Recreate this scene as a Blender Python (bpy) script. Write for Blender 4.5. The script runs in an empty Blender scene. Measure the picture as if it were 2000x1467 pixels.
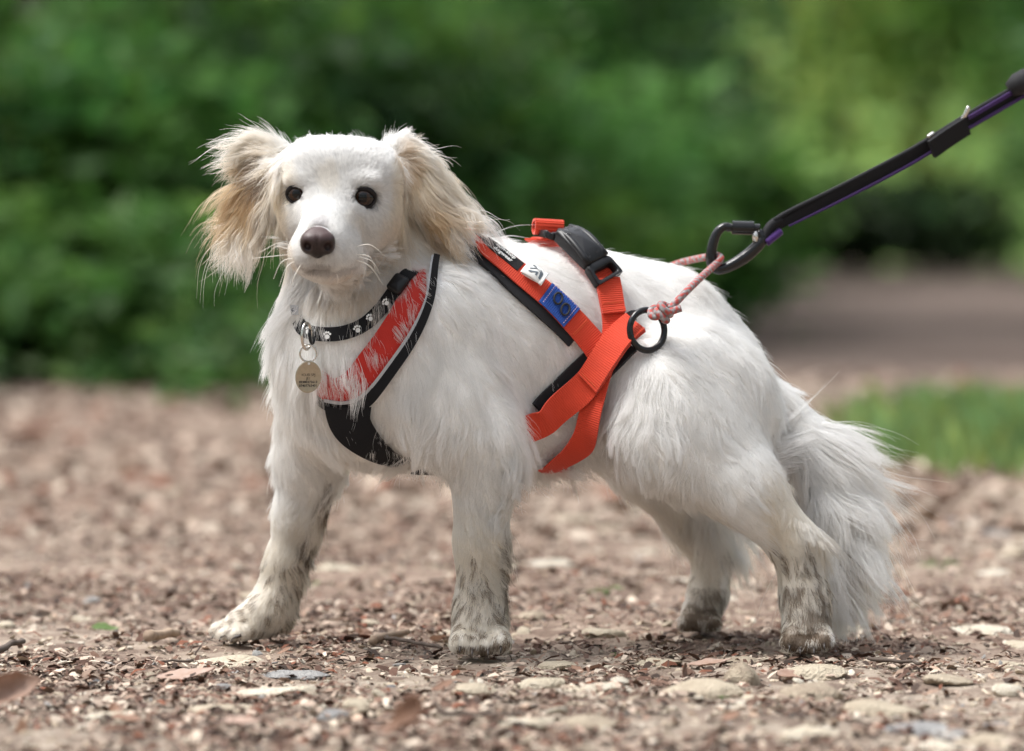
import bpy, math, random
import numpy as np
from mathutils import Vector, Matrix

rng = np.random.default_rng(7)
random.seed(7)
SC = bpy.context.scene
COL = SC.collection

# ------------------------------------------------------------------ camera, sky, sun, exposure
D0, K, HZ = 3.6, 0.0005, 480.0           # metres to the dog, metres per photo pixel there, horizon row
CAMZ = 785 * K
cam = bpy.data.cameras.new('camera')
camo = bpy.data.objects.new('camera', cam)
COL.objects.link(camo)
camo.location = (0, -D0, CAMZ)
camo.rotation_euler = (math.radians(90), 0, 0)
cam.sensor_width = 36.0
cam.lens = 129.6
cam.shift_y = -253.5 / 2000
cam.clip_start = 0.05
cam.clip_end = 600
cam.dof.use_dof = True
cam.dof.focus_distance = D0 - 0.105
cam.dof.aperture_fstop = 3.3
SC.camera = camo

world = bpy.data.worlds.new('World')
SC.world = world
world.use_nodes = True
wn, wl = world.node_tree.nodes, world.node_tree.links
bg = wn['Background']
sky = wn.new('ShaderNodeTexSky')
sky.sky_type = 'NISHITA'
sky.sun_disc = False
SUN_EL, SUN_AZ = math.radians(62), math.radians(-62)      # high, from the left and a little behind the camera side
sky.sun_elevation = SUN_EL
sky.sun_rotation = SUN_AZ
sky.dust_density = 3.0
hsv = wn.new('ShaderNodeHueSaturation')
hsv.inputs['Saturation'].default_value = 0.30            # overcast: a nearly grey sky
wl.new(sky.outputs[0], hsv.inputs['Color'])
wl.new(hsv.outputs[0], bg.inputs['Color'])
bg.inputs['Strength'].default_value = 0.12

sun = bpy.data.lights.new('sun', 'SUN')
sun.energy = 1.4
sun.angle = math.radians(20)
sun.color = (1.0, 0.975, 0.94)
suno = bpy.data.objects.new('sun', sun)
COL.objects.link(suno)
sd = Vector((math.sin(SUN_AZ) * math.cos(SUN_EL), math.cos(SUN_AZ) * math.cos(SUN_EL) - 0.35, math.sin(SUN_EL)))
suno.rotation_euler = sd.to_track_quat('Z', 'Y').to_euler()
suno.location = (-3, -2, 6)

SC.view_settings.view_transform = 'Standard'
SC.view_settings.look = 'None'
SC.view_settings.gamma = 1
SC.view_settings.use_curve_mapping = False
SC.view_settings.exposure = 1.50
SC.render.engine = 'CYCLES'
SC.cycles.max_bounces = 14
SC.cycles.diffuse_bounces = 4
SC.cycles.glossy_bounces = 4
SC.cycles.transmission_bounces = 8
SC.cycles.transparent_max_bounces = 8
SC.cycles.use_denoising = True
try:
    SC.cycles.denoiser = 'OPENIMAGEDENOISE'
    SC.cycles_curves.shape = 'RIBBONS'
except Exception:
    pass

# ------------------------------------------------------------------ helpers
def W(px, py, Y=0.0):
    s = (D0 + Y) / D0
    return np.array([(px - 1000) * K * s, Y, CAMZ - (py - HZ) * K * s])

def PX(p):
    s = (D0 + p[..., 1]) / D0
    return p[..., 0] / (K * s) + 1000, (CAMZ - p[..., 2]) / (K * s) + HZ

def ground_Y(py):
    return D0 * 785.0 / (py - HZ) - D0

def tag(o, label=None, cat=None, group=None, kind=None):
    if label: o['label'] = label
    if cat: o['category'] = cat
    if group: o['group'] = group
    if kind: o['kind'] = kind
    return o

def empty(name, loc=(0, 0, 0)):
    o = bpy.data.objects.new(name, None)
    COL.objects.link(o)
    o.location = loc
    o.empty_display_size = 0.02
    return o

def link(name, me, mat=None, parent=None):
    o = bpy.data.objects.new(name, me)
    COL.objects.link(o)
    if mat is not None:
        me.materials.clear()
        me.materials.append(mat)
    if parent is not None:
        o.parent = parent
        o.matrix_parent_inverse = Matrix.Translation(-Vector(parent.location)) if parent.parent is None else Matrix.Translation(-Vector(parent.matrix_basis.translation))
    return o

def mesh_np(name, V, F, smooth=True, col=None):
    """V (n,3); F list of lists or (m,k) array; col optional (n,3) point colours."""
    me = bpy.data.meshes.new(name)
    V = np.asarray(V, dtype=np.float32)
    if isinstance(F, np.ndarray):
        m, k = F.shape
        me.vertices.add(len(V)); me.vertices.foreach_set('co', V.ravel())
        me.loops.add(m * k); me.loops.foreach_set('vertex_index', F.astype(np.int32).ravel())
        me.polygons.add(m)
        me.polygons.foreach_set('loop_start', np.arange(0, m * k, k, dtype=np.int32))
        me.polygons.foreach_set('loop_total', np.full(m, k, dtype=np.int32))
        me.update(calc_edges=True)
        me.validate()
    else:
        me.from_pydata([tuple(map(float, v)) for v in V], [], F)
        me.update()
    me.polygons.foreach_set('use_smooth', np.full(len(me.polygons), smooth))
    if col is not None:
        a = me.attributes.new('tint', 'FLOAT_COLOR', 'POINT')
        c = np.ones((len(V), 4), dtype=np.float32); c[:, :3] = col
        a.data.foreach_set('color', c.ravel())
    return me

def obj_np(name, V, F, mat, parent=None, smooth=True, col=None):
    return link(name, mesh_np(name, V, F, smooth, col), mat, parent)

def nodes(name):
    m = bpy.data.materials.new(name)
    m.use_nodes = True
    nt = m.node_tree
    b = nt.nodes['Principled BSDF']
    return m, nt, b

def plain(name, c, rough=0.5, metal=0.0, bump=None, var=0.0, scale=60, spec=0.5, sheen=0.0):
    m, nt, b = nodes(name)
    b.inputs['Roughness'].default_value = rough
    b.inputs['Metallic'].default_value = metal
    b.inputs['Specular IOR Level'].default_value = spec
    b.inputs['Sheen Weight'].default_value = sheen
    tc = nt.nodes.new('ShaderNodeTexCoord')
    no = nt.nodes.new('ShaderNodeTexNoise'); no.inputs['Scale'].default_value = scale; no.inputs['Detail'].default_value = 6
    nt.links.new(tc.outputs['Object'], no.inputs['Vector'])
    mx = nt.nodes.new('ShaderNodeMix'); mx.data_type = 'RGBA'
    mx.inputs['A'].default_value = (*[x * (1 - var) for x in c], 1)
    mx.inputs['B'].default_value = (*[min(1, x * (1 + var)) for x in c], 1)
    nt.links.new(no.outputs['Fac'], mx.inputs['Factor'])
    nt.links.new(mx.outputs['Result'], b.inputs['Base Color'])
    if bump:
        bn = nt.nodes.new('ShaderNodeBump'); bn.inputs['Strength'].default_value = bump[0]; bn.inputs['Distance'].default_value = bump[1]
        nt.links.new(no.outputs['Fac'], bn.inputs['Height']); nt.links.new(bn.outputs['Normal'], b.inputs['Normal'])
    return m

def attr_mat(name, rough=0.7, spec=0.3, transl=0.0, bumpscale=None, bumpstr=0.4, bumpdist=0.002, noisevar=0.25, noisescale=200):
    """colour from the mesh's own point colours, broken up by noise"""
    m, nt, b = nodes(name)
    at = nt.nodes.new('ShaderNodeAttribute'); at.attribute_name = 'tint'
    tc = nt.nodes.new('ShaderNodeTexCoord')
    no = nt.nodes.new('ShaderNodeTexNoise'); no.inputs['Scale'].default_value = noisescale; no.inputs['Detail'].default_value = 5
    nt.links.new(tc.outputs['Object'], no.inputs['Vector'])
    mr = nt.nodes.new('ShaderNodeMapRange'); mr.inputs['From Min'].default_value = .3; mr.inputs['From Max'].default_value = .7
    mr.inputs['To Min'].default_value = 1 - noisevar; mr.inputs['To Max'].default_value = 1 + noisevar
    nt.links.new(no.outputs['Fac'], mr.inputs['Value'])
    vm = nt.nodes.new('ShaderNodeVectorMath'); vm.operation = 'SCALE'
    nt.links.new(at.outputs['Color'], vm.inputs[0]); nt.links.new(mr.outputs[0], vm.inputs['Scale'])
    nt.links.new(vm.outputs[0], b.inputs['Base Color'])
    b.inputs['Roughness'].default_value = rough
    b.inputs['Specular IOR Level'].default_value = spec
    if bumpscale:
        n2 = nt.nodes.new('ShaderNodeTexNoise'); n2.inputs['Scale'].default_value = bumpscale; n2.inputs['Detail'].default_value = 8
        nt.links.new(tc.outputs['Object'], n2.inputs['Vector'])
        bn = nt.nodes.new('ShaderNodeBump'); bn.inputs['Strength'].default_value = bumpstr; bn.inputs['Distance'].default_value = bumpdist
        nt.links.new(n2.outputs['Fac'], bn.inputs['Height']); nt.links.new(bn.outputs['Normal'], b.inputs['Normal'])
    if transl > 0:
        tr = nt.nodes.new('ShaderNodeBsdfTranslucent'); nt.links.new(vm.outputs[0], tr.inputs['Color'])
        ms = nt.nodes.new('ShaderNodeMixShader'); ms.inputs[0].default_value = transl
        nt.links.new(b.outputs[0], ms.inputs[1]); nt.links.new(tr.outputs[0], ms.inputs[2])
        nt.links.new(ms.outputs[0], nt.nodes['Material Output'].inputs['Surface'])
    return m

def catmull(P, n):
    """smooth curve through points P (m,d), n samples by arc length"""
    P = np.asarray(P, float)
    Q = np.vstack([2 * P[0] - P[1], P, 2 * P[-1] - P[-2]])
    out = []
    for i in range(1, len(Q) - 2):
        t = np.linspace(0, 1, 24, endpoint=False)[:, None]
        a, b, c, d = Q[i - 1], Q[i], Q[i + 1], Q[i + 2]
        out.append(.5 * (2 * b + (c - a) * t + (2 * a - 5 * b + 4 * c - d) * t ** 2 + (3 * b - a - 3 * c + d) * t ** 3))
    out = np.vstack(out + [P[-1:]])
    L = np.r_[0, np.cumsum(np.linalg.norm(np.diff(out, axis=0), axis=1))]
    u = np.linspace(0, L[-1], n)
    return np.stack([np.interp(u, L, out[:, k]) for k in range(out.shape[1])], 1)

def tube(P, r, seg=12, closed=False, caps=True):
    """tube mesh along points; r scalar or array"""
    P = np.asarray(P, float); n = len(P)
    r = np.broadcast_to(np.asarray(r, float), (n,))
    T = (np.roll(P, -1, 0) - np.roll(P, 1, 0)) if closed else np.gradient(P, axis=0)
    T /= np.linalg.norm(T, axis=1)[:, None] + 1e-12
    N = np.zeros_like(P)
    a = np.array([0, 0, 1.0]) if abs(T[0, 2]) < .9 else np.array([1.0, 0, 0])
    v = np.cross(T[0], a); v /= np.linalg.norm(v)
    for i in range(n):
        v = v - T[i] * np.dot(v, T[i]); v /= np.linalg.norm(v); N[i] = v
    B = np.cross(T, N)
    th = np.linspace(0, 2 * np.pi, seg, endpoint=False)
    V = (P[:, None] + r[:, None, None] * (N[:, None] * np.cos(th)[None, :, None] + B[:, None] * np.sin(th)[None, :, None])).reshape(-1, 3)
    F = []
    m = n if closed else n - 1
    for i in range(m):
        j = (i + 1) % n
        for s in range(seg):
            t = (s + 1) % seg
            F.append([i * seg + s, i * seg + t, j * seg + t, j * seg + s])
    if caps and not closed:
        F.append(list(range(seg))[::-1]); F.append(list(range((n - 1) * seg, n * seg)))
    return V, F

class MB:
    def __init__(self): self.V = []; self.F = []; self.n = 0
    def add(self, V, F):
        V = np.asarray(V, float)
        self.F += [[i + self.n for i in f] for f in F]; self.V.append(V); self.n += len(V); return self
    def build(self, name, mat, parent=None, smooth=True):
        return obj_np(name, np.vstack(self.V), self.F, mat, parent, smooth)

def smooth_sharp(o, ang=35):
    me = o.data
    try: me.set_sharp_from_angle(angle=math.radians(ang))
    except Exception: pass
    return o

def bevel(o, w, seg=2):
    m = o.modifiers.new('bevel', 'BEVEL'); m.width = w; m.segments = seg; m.limit_method = 'ANGLE'; m.angle_limit = math.radians(40)
    return o

def noise3(p, f, seed=0):
    """cheap smooth pseudo noise, sum of sines, about -1..1"""
    r = np.random.default_rng(seed)
    v = np.zeros(p.shape[:-1])
    for k in range(7):
        d = r.normal(size=3); d /= np.linalg.norm(d)
        v += np.sin((p @ d) * f * (0.6 + 0.9 * r.random()) * 6.28 + r.random() * 6.28)
    return v / 3.2
# ------------------------------------------------------------------ signed distance modelling
class SDF:
    def __init__(self, lo, hi, h):
        self.lo = np.array(lo, float); self.h = h
        self.n = np.ceil((np.array(hi) - self.lo) / h).astype(int) + 1
        self.f = np.full(self.n, 0.05, np.float32)
        self.ax = [self.lo[i] + h * np.arange(self.n[i]) for i in range(3)]
    def _box(self, lo, hi):
        a = np.clip(np.floor((np.array(lo) - self.lo) / self.h).astype(int), 0, self.n - 1)
        b = np.clip(np.ceil((np.array(hi) - self.lo) / self.h).astype(int) + 1, 1, self.n)
        sl = tuple(slice(a[i], b[i]) for i in range(3))
        X = np.stack(np.meshgrid(*[self.ax[i][a[i]:b[i]] for i in range(3)], indexing='ij'), -1)
        return sl, X
    def capsule(self, A, B, r1, r2, k=0.02, lat=None, s=1.0, sub=False):
        A = np.asarray(A, float); B = np.asarray(B, float)
        m = max(r1, r2) + k + 0.012
        sl, X = self._box(np.minimum(A, B) - m, np.maximum(A, B) + m)
        if X.size == 0: return
        ab = B - A; L2 = max(ab @ ab, 1e-12)
        t = np.clip(((X - A) @ ab) / L2, 0, 1)
        d = X - A - t[..., None] * ab
        if s != 1.0:
            l = np.asarray(lat, float); l = l / np.linalg.norm(l)
            d = d + ((1 / s - 1) * (d @ l))[..., None] * l
        dist = (np.linalg.norm(d, axis=-1) - (r1 + (r2 - r1) * t)) * min(1.0, (1 + s) / 2)
        self._merge(sl, dist, k, sub)
    def _merge(self, sl, dist, k, sub):
        f = self.f[sl]
        if sub:
            h = np.clip(.5 - .5 * (f + dist) / k, 0, 1)
            self.f[sl] = f * (1 - h) - dist * h + k * h * (1 - h)
        else:
            h = np.clip(.5 + .5 * (f - dist) / k, 0, 1)
            self.f[sl] = f * (1 - h) + dist * h - k * h * (1 - h)
    def ellipsoid(self, C, R, axes=None, k=0.01, sub=False):
        C = np.asarray(C, float); R = np.asarray(R, float)
        m = R.max() + k + 0.012
        sl, X = self._box(C - m, C + m)
        d = X - C
        if axes is not None: d = d @ np.asarray(axes, float).T
        q = np.linalg.norm(d / R, axis=-1); g = np.linalg.norm(d / R ** 2, axis=-1) + 1e-9
        self._merge(sl, q * (q - 1) / g, k, sub)
    def blur(self, it=1):
        for _ in range(it):
            for a in range(3):
                f = self.f; g = f.copy()
                s1 = [slice(None)] * 3; s2 = [slice(None)] * 3; s0 = [slice(None)] * 3
                s0[a] = slice(1, -1); s1[a] = slice(0, -2); s2[a] = slice(2, None)
                g[tuple(s0)] = .5 * f[tuple(s0)] + .25 * (f[tuple(s1)] + f[tuple(s2)])
                self.f = g
    def at(self, P):
        q = (np.asarray(P, float) - self.lo) / self.h
        q = np.clip(q, 0, self.n - 1.001); i = q.astype(int); w = q - i
        i = np.minimum(i, self.n - 2)
        f = self.f; r = 0
        for a in (0, 1):
            for b in (0, 1):
                for c in (0, 1):
                    r = r + f[i[..., 0] + a, i[..., 1] + b, i[..., 2] + c] * (w[..., 0] if a else 1 - w[..., 0]) * (w[..., 1] if b else 1 - w[..., 1]) * (w[..., 2] if c else 1 - w[..., 2])
        return r
    def grad(self, P, e=None):
        e = e or self.h
        P = np.asarray(P, float)
        g = np.stack([self.at(P + np.eye(3)[a] * e) - self.at(P - np.eye(3)[a] * e) for a in range(3)], -1)
        return g / (np.linalg.norm(g, axis=-1, keepdims=True) + 1e-9)
    def snap(self, P, off=0.0, it=8):
        P = np.array(P, float)
        for _ in range(it):
            P = P - .8 * (self.at(P) - off)[..., None] * self.grad(P)
        return P
    def hit(self, px, py, y0=-0.32, y1=0.3):
        """depth where the sight line through a photo pixel first meets the surface"""
        Y = np.linspace(y0, y1, 640)
        P = np.stack([W(px, py, y) for y in Y])
        v = self.at(P); i = np.argmax(v < 0)
        if not (v < 0).any(): i = int(np.argmin(v))
        return P[i]
    def mesh(self):
        """naive surface nets"""
        f = self.f; n = self.n
        neg = f < 0
        c = np.zeros(n - 1, int)
        for a in (0, 1):
            for b in (0, 1):
                for d in (0, 1):
                    c += neg[a:n[0] - 1 + a, b:n[1] - 1 + b, d:n[2] - 1 + d]
        cell = np.argwhere((c > 0) & (c < 8))
        idx = np.full(n - 1, -1, np.int32); idx[tuple(cell.T)] = np.arange(len(cell))
        acc = np.zeros((len(cell), 3)); cnt = np.zeros(len(cell))
        corners = [(a, b, d) for a in (0, 1) for b in (0, 1) for d in (0, 1)]
        for i, p in enumerate(corners):
            for j, q in enumerate(corners):
                if j <= i or sum(abs(np.array(p) - q)) != 1: continue
                v0 = f[tuple((cell + p).T)]; v1 = f[tuple((cell + q).T)]
                m = (v0 < 0) != (v1 < 0)
                t = np.where(m, v0 / np.where(m, v0 - v1, 1), 0)
                acc += np.where(m[:, None], np.array(p) + t[:, None] * (np.array(q) - p), 0); cnt += m
        V = self.lo + self.h * (cell + acc / cnt[:, None])
        Fs = []
        for a in range(3):
            b, d = (a + 1) % 3, (a + 2) % 3
            s0 = [slice(None)] * 3; s1 = [slice(None)] * 3
            s0[a] = slice(0, -1); s1[a] = slice(1, None)
            x0 = neg[tuple(s0)]; x1 = neg[tuple(s1)]
            e = np.argwhere(x0 != x1)
            e = e[(e[:, b] > 0) & (e[:, d] > 0) & (e[:, b] < n[b] - 1) & (e[:, d] < n[d] - 1)]
            fl = x0[tuple(e.T)]
            ob = np.zeros(3, int); ob[b] = 1; od = np.zeros(3, int); od[d] = 1
            q = np.stack([idx[tuple((e - ob - od).T)], idx[tuple((e - od).T)], idx[tuple(e.T)], idx[tuple((e - ob).T)]], 1)
            q[~fl] = q[~fl][:, ::-1]
            Fs.append(q)
        F = np.vstack(Fs)
        return V, F[(F >= 0).all(1)]

# ------------------------------------------------------------------ the dog's body
LAT = np.array([-0.25, 0.97, 0])                          # across the dog, towards its far side
body = SDF((-0.33, -0.30, -0.004), (0.36, 0.27, 0.53), 0.0032)

def C(a, b, k=0.02, s=1.0, lat=LAT):
    """tapered limb from a to b, each (photo x, photo y, depth m, radius in photo px)"""
    body.capsule(W(*a[:3]), W(*b[:3]), a[3] * K * (D0 + a[2]) / D0, b[3] * K * (D0 + b[2]) / D0, k, lat, s)

# trunk
C((790, 684, -.02, 180), (960, 676, .0, 180), .03, .72)
C((960, 676, .0, 180), (1150, 678, .03, 172), .03, .66)
C((1150, 678, .03, 170), (1290, 662, .05, 122), .03, .62)
C((1290, 662, .05, 120), (1382, 732, .06, 96), .03, .75)
C((1382, 732, .06, 94), (1455, 815, .06, 78), .03, .85)
C((690, 690, -.045, 138), (800, 690, -.03, 165), .03, .8)
C((645, 640, -.03, 86), (645, 760, -.025, 84), .03, .8)
C((700, 800, -.03, 105), (830, 800, -.01, 105), .03, .8)
# neck
C((690, 440, -.015, 104), (700, 600, -.025, 134), .03, .85)
C((720, 480, -.02, 110), (840, 590, -.01, 118), .04, .8)
# near shoulder and fore leg
C((865, 640, -.075, 95), (890, 800, -.075, 95), .03, .55)
C((890, 800, -.075, 85), (965, 880, -.068, 62), .03, .7)
C((945, 850, -.066, 66), (940, 1060, -.06, 43), .02, .95)
C((940, 1060, -.06, 43), (938, 1190, -.06, 40), .015)
C((938, 1190, -.06, 42), (936, 1236, -.068, 50), .015)
# far fore leg
C((630, 770, .01, 85), (612, 890, .04, 66), .03, .8)
C((610, 890, .04, 58), (586, 1000, .055, 40), .02)
C((586, 1000, .055, 40), (560, 1100, .06, 33), .02)
C((560, 1100, .06, 34), (532, 1190, .06, 36), .015)
C((532, 1190, .06, 40), (470, 1222, .045, 28), .015)
# near haunch and hind leg
C((1360, 745, .0, 86), (1315, 800, -.03, 92), .045, .6)
C((1335, 775, -.025, 100), (1296, 850, -.04, 74), .045, .6)
C((1420, 805, .0, 84), (1395, 870, -.03, 82), .045, .6)
C((1310, 850, -.042, 70), (1450, 950, -.04, 60), .03, .7)
C((1450, 950, -.04, 64), (1555, 1065, -.035, 41), .02, .85)
C((1555, 1065, -.035, 40), (1572, 1170, -.04, 38), .015)
C((1572, 1170, -.04, 38), (1576, 1230, -.048, 44), .015)
# far haunch and hind leg
C((1320, 780, .12, 110), (1270, 880, .125, 88), .03, .6)
C((1270, 880, .125, 80), (1345, 1000, .14, 48), .025, .8)
C((1345, 1000, .14, 46), (1395, 1075, .15, 31), .02)
C((1392, 1075, .15, 33), (1384, 1160, .15, 31), .015)
C((1384, 1160, .15, 32), (1368, 1204, .135, 34), .012)
# tail, hanging low
TAIL = [(1520, 800, .06, 44), (1580, 868, .05, 40), (1618, 970, .04, 32), (1640, 1080, .03, 24), (1650, 1165, .03, 13)]
for a, b in zip(TAIL, TAIL[1:]): C(a, b, .02)
# belly
C((960, 830, -.01, 90), (1180, 800, .02, 85), .03, .9)
body.blur(2)
for x, y in ((900, 1256), (924, 1262), (952, 1262), (976, 1256)):
    C((936 + (x - 936) * .6, 1230, -.07, 22), (x, y, -.092, 19), .0028)
for x, y, Y in ((428, 1233, .05), (440, 1238, .036), (462, 1240, .025), (452, 1230, .062)):
    C((500, 1220, .05, 26), (x, y, Y, 14), .0028)
for x, y in ((1545, 1254), (1564, 1262), (1590, 1262), (1608, 1253)):
    C((1576 + (x - 1576) * .6, 1226, -.05, 20), (x, y, -.07, 17), .0028)
for x in (1340, 1356, 1374, 1392): C((1372, 1200, .14, 20), (x, 1220, .115, 15), .0028)
# head
def E(c, r, k=.01, sub=False, axes=None):
    s = K * (D0 + c[2]) / D0
    body.ellipsoid(W(*c), np.array(r) * s, axes, k, sub)
E((664, 386, -.085), (110, 126, 103), .02)                 # radii: across, depth, up
E((604, 338, -.105), (56, 62, 58), .02); E((722, 342, -.105), (58, 62, 60), .02); E((655, 322, -.105), (60, 60, 38), .02)
E((612, 428, -.10), (54, 72, 52), .02); E((712, 432, -.095), (58, 76, 60), .02)
C((652, 415, -.13, 52), (628, 466, -.188, 40), .02)
C((612, 494, -.165, 44), (608, 494, -.190, 33), .012); C((656, 492, -.155, 46), (638, 495, -.190, 36), .012)
C((662, 500, -.12, 50), (630, 522, -.178, 23), .010)        # lower jaw
body.capsule(W(612, 521, -.200), W(640, 521, -.200), .0022, .0022, .006, sub=True); body.capsule(W(640, 521, -.200), W(690, 515, -.158), .0014, .0010, .005, sub=True); body.capsule(W(612, 521, -.200), W(586, 516, -.170), .0014, .0010, .005, sub=True)
E((622, 468, -.208), (25, 28, 22), .01)
# ears: flat leathers hanging from the sides of the skull
def AX(u, v):
    u = np.array(u, float); u /= np.linalg.norm(u); v = np.array(v, float); v -= u * (u @ v); v /= np.linalg.norm(v)
    return np.stack([u, v, np.cross(u, v)])
E((528, 320, -.06), (70, 42, 17), .008, axes=AX((-.75, -.1, .55), (-.4, .1, -.9)))
E((505, 385, -.075), (95, 46, 15), .01, axes=AX((-.35, -.1, -.95), (-.85, .45, .3)))
E((800, 316, -.05), (60, 40, 17), .008, axes=AX((.6, -.1, -.5), (-.3, .4, -.9)))
E((846, 380, -.055), (98, 48, 15), .01, axes=AX((.55, -.1, -.83), (.75, .5, .45)))
# eye sockets
for bx_, by_ in ((588, 350), (713, 354)):
    p = body.hit(bx_, by_); s = K * (D0 + p[1]) / D0
    body.ellipsoid(p + np.array([0, .002, 0]), np.array([24, 13, 11]) * s, None, .008)
EYES = []
for ex, ey, er in ((580, 379, 21), (710, 386, 23.5)):
    p = body.hit(ex, ey); s = K * (D0 + p[1]) / D0
    c = p + np.array([0, er * s * .46, 0])
    EYES.append((c, er * s * 1.0, ex, ey))
for c, r, ex, ey in EYES:
    body.ellipsoid(c, np.array([r, r, r]) * 1.02, None, .003, True)
    body.ellipsoid(c + np.array([0, -r * .62, 0]), np.array([1.10, 1.05, .92]) * r, None, .004, True)
body.f[:, :, :2] = np.maximum(body.f[:, :, :2], .004)
bV, bF = body.mesh()

# ------------------------------------------------------------------ coat colours (pigment, mud and some painted shade, by place on the body)
def sstep(a, b, x):
    t = np.clip((np.asarray(x) - a) / (b - a), 0, 1); return t * t * (3 - 2 * t)
def spot(px, py, cx, cy, rx, ry, soft=.5):
    d = np.sqrt(((px - cx) / rx) ** 2 + ((py - cy) / ry) ** 2)
    return 1 - sstep(1 - soft, 1 + soft * .5, d)
WHITE = np.array([.95, .942, .922]); CREAM = np.array([.86, .76, .60]); TAN = np.array([.62, .45, .27]); BROWN = np.array([.20, .13, .09])
MUD = np.array([.15, .105, .07]); GREY = np.array([.30, .27, .27])
def coat(P, r, rl=None):
    rl = r[:, 0] if rl is None else rl
    px, py = PX(P); n = noise3(P, 22, 3); n2 = noise3(P, 60, 4)
    c = np.repeat(WHITE[None], len(P), 0)
    def mix(c, k, w): w = np.clip(w, 0, 1)[:, None]; return c * (1 - w) + k * w
    head = (P[:, 1] < .0)
    # ears
    e1 = spot(px, py, 505, 375, 75, 115) * head; e2 = spot(px, py, 830, 385, 65, 105) * head
    c = mix(c, CREAM, (e1 + e2) * (.85 + .3 * n))
    c = mix(c, TAN, (spot(px, py, 478, 375, 48, 65) + spot(px, py, 845, 420, 42, 60) + spot(px, py, 790, 315, 22, 42)) * (.75 + .4 * n) * head)
    c = mix(c, BROWN, (spot(px, py, 517, 335, 20, 40) + spot(px, py, 512, 430, 12, 45) * .5 + spot(px, py, 786, 370, 9, 38) * .6) * head * .7)
    # cheeks and brow a shade of cream
    c = mix(c, CREAM, (spot(px, py, 556, 430, 16, 60) + spot(px, py, 768, 400, 18, 75)) * .5 * head)
    c = mix(c, CREAM, (spot(px, py, 645, 355, 22, 34) * .22 + spot(px, py, 688, 432, 20, 18) * .2) * head)
    c = mix(c, np.array([.84, .74, .62]), (spot(px, py, 762, 468, 34, 70) * .55 + spot(px, py, 690, 572, 95, 46) * .55 + spot(px, py, 566, 500, 18, 42) * .5 + spot(px, py, 715, 532, 50, 18) * .3) * head)   # jaw and throat: painted shade plus slightly dirty fur
    front = P[:, 1] < -.12
    c = mix(c, np.array([.42, .38, .39]), spot(px, py, 625, 441, 17, 17, .9) * .5 * front)
    LIP = [(588, 514), (604, 521), (630, 525), (662, 522), (700, 513)]; ld = np.full(len(P), 99.0)
    for (x0, y0), (x1, y1) in zip(LIP, LIP[1:]):
        t = np.clip(((px - x0) * (x1 - x0) + (py - y0) * (y1 - y0)) / ((x1 - x0) ** 2 + (y1 - y0) ** 2), 0, 1); ld = np.minimum(ld, np.hypot(px - x0 - t * (x1 - x0), py - y0 - t * (y1 - y0)))
    c = mix(c, GREY * .8, (.34 * (1 - sstep(1, 7, ld)) * sstep(712, 660, px) + spot(px, py, 622, 514, 26, 9) * .4) * front)
    for ec, er, ex, ey in EYES:
        d = np.linalg.norm(P - ec, axis=1) / er
        c = mix(c, np.array([.06, .05, .05]), (1 - sstep(1.03, 1.16, d)) * .95)
    c = mix(c, np.array([.12, .1, .1]), (spot(px, py, 684, 392, 8, 5) + spot(px, py, 601, 386, 5, 5)) * .6 * front)
    # yellowish feet and muddy lower legs
    legs = sstep(930, 1080, py) * (px < 1640) * ~((px > 1405) & (px < 1500)) * ~((px > 1618))
    c = mix(c, np.array([.74, .66, .53]), legs * .55)
    wet = lambda p: (rl < np.clip(p, 0, 1)).astype(float) * (.65 + .35 * r[:, 1])
    fore = (px < 1060); near_h = (px > 1490) & (px < 1650) & (P[:, 1] < .015); far_h = (px > 1310) & (px < 1430)
    c = mix(c, MUD * 1.1, wet(.20 * sstep(1060, 1130, py) + .20 * sstep(1120, 1240, py)) * fore * .85)
    c = mix(c, MUD * 1.1, wet(.28 * sstep(1040, 1110, py) + .30 * sstep(1110, 1200, py)) * (near_h | far_h) * .88)
    c = mix(c, MUD * .9, wet(.15 + .5 * sstep(1215, 1262, py)) * sstep(1205, 1235, py) * near_h + wet(.65 + 0 * py) * sstep(1165, 1212, py) * far_h)
    c = mix(c, MUD * 1.0, wet(.5 * sstep(1228, 1278, py)) * fore * sstep(1222, 1250, py) * .8)
    # damp hair at the back of the fore legs
    c = mix(c, MUD, (spot(px, py, 988, 1110, 20, 80) + spot(px, py, 640, 985, 20, 65) + spot(px, py, 604, 1085, 20, 60)) * (rl > .45) * .9)
    c = mix(c, CREAM, spot(px, py, 1520, 985, 45, 90) * .35)
    return np.clip(c, .02, .95)

dog = empty('dog', W(1000, 1270, 0.0))
tag(dog, 'white long-haired dog with cream ears and muddy paws standing in an orange harness', 'dog')
skin = attr_mat('skin', .75, .2, 0, None, noisevar=.06, noisescale=80)
bcol = coat(bV, np.full((len(bV), 2), .4))
bodyo = obj_np('body', bV, bF, skin, dog, True, bcol)

# eyes
eye_mat, nt, b = nodes('eye')
tc = nt.nodes.new('ShaderNodeTexCoord')
b.inputs['Roughness'].default_value = .03; b.inputs['Specular IOR Level'].default_value = .42
at = nt.nodes.new('ShaderNodeAttribute'); at.attribute_name = 'tint'; nt.links.new(at.outputs['Color'], b.inputs['Base Color'])
lid_mat = plain('eyelid', (.012, .009, .009), .55, spec=.25)
def sphere(n=32, m=48):
    th = np.linspace(0, np.pi, n); ph = np.linspace(0, 2 * np.pi, m, endpoint=False)
    V = np.stack([np.outer(np.sin(th), np.cos(ph)), -np.outer(np.cos(th), np.ones(m)), np.outer(np.sin(th), np.sin(ph))], -1).reshape(-1, 3)
    F = [[i * m + j, (i + 1) * m + j, (i + 1) * m + (j + 1) % m, i * m + (j + 1) % m] for i in range(n - 1) for j in range(m)]
    return V, np.array(F)
sV, sF = sphere()
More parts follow.
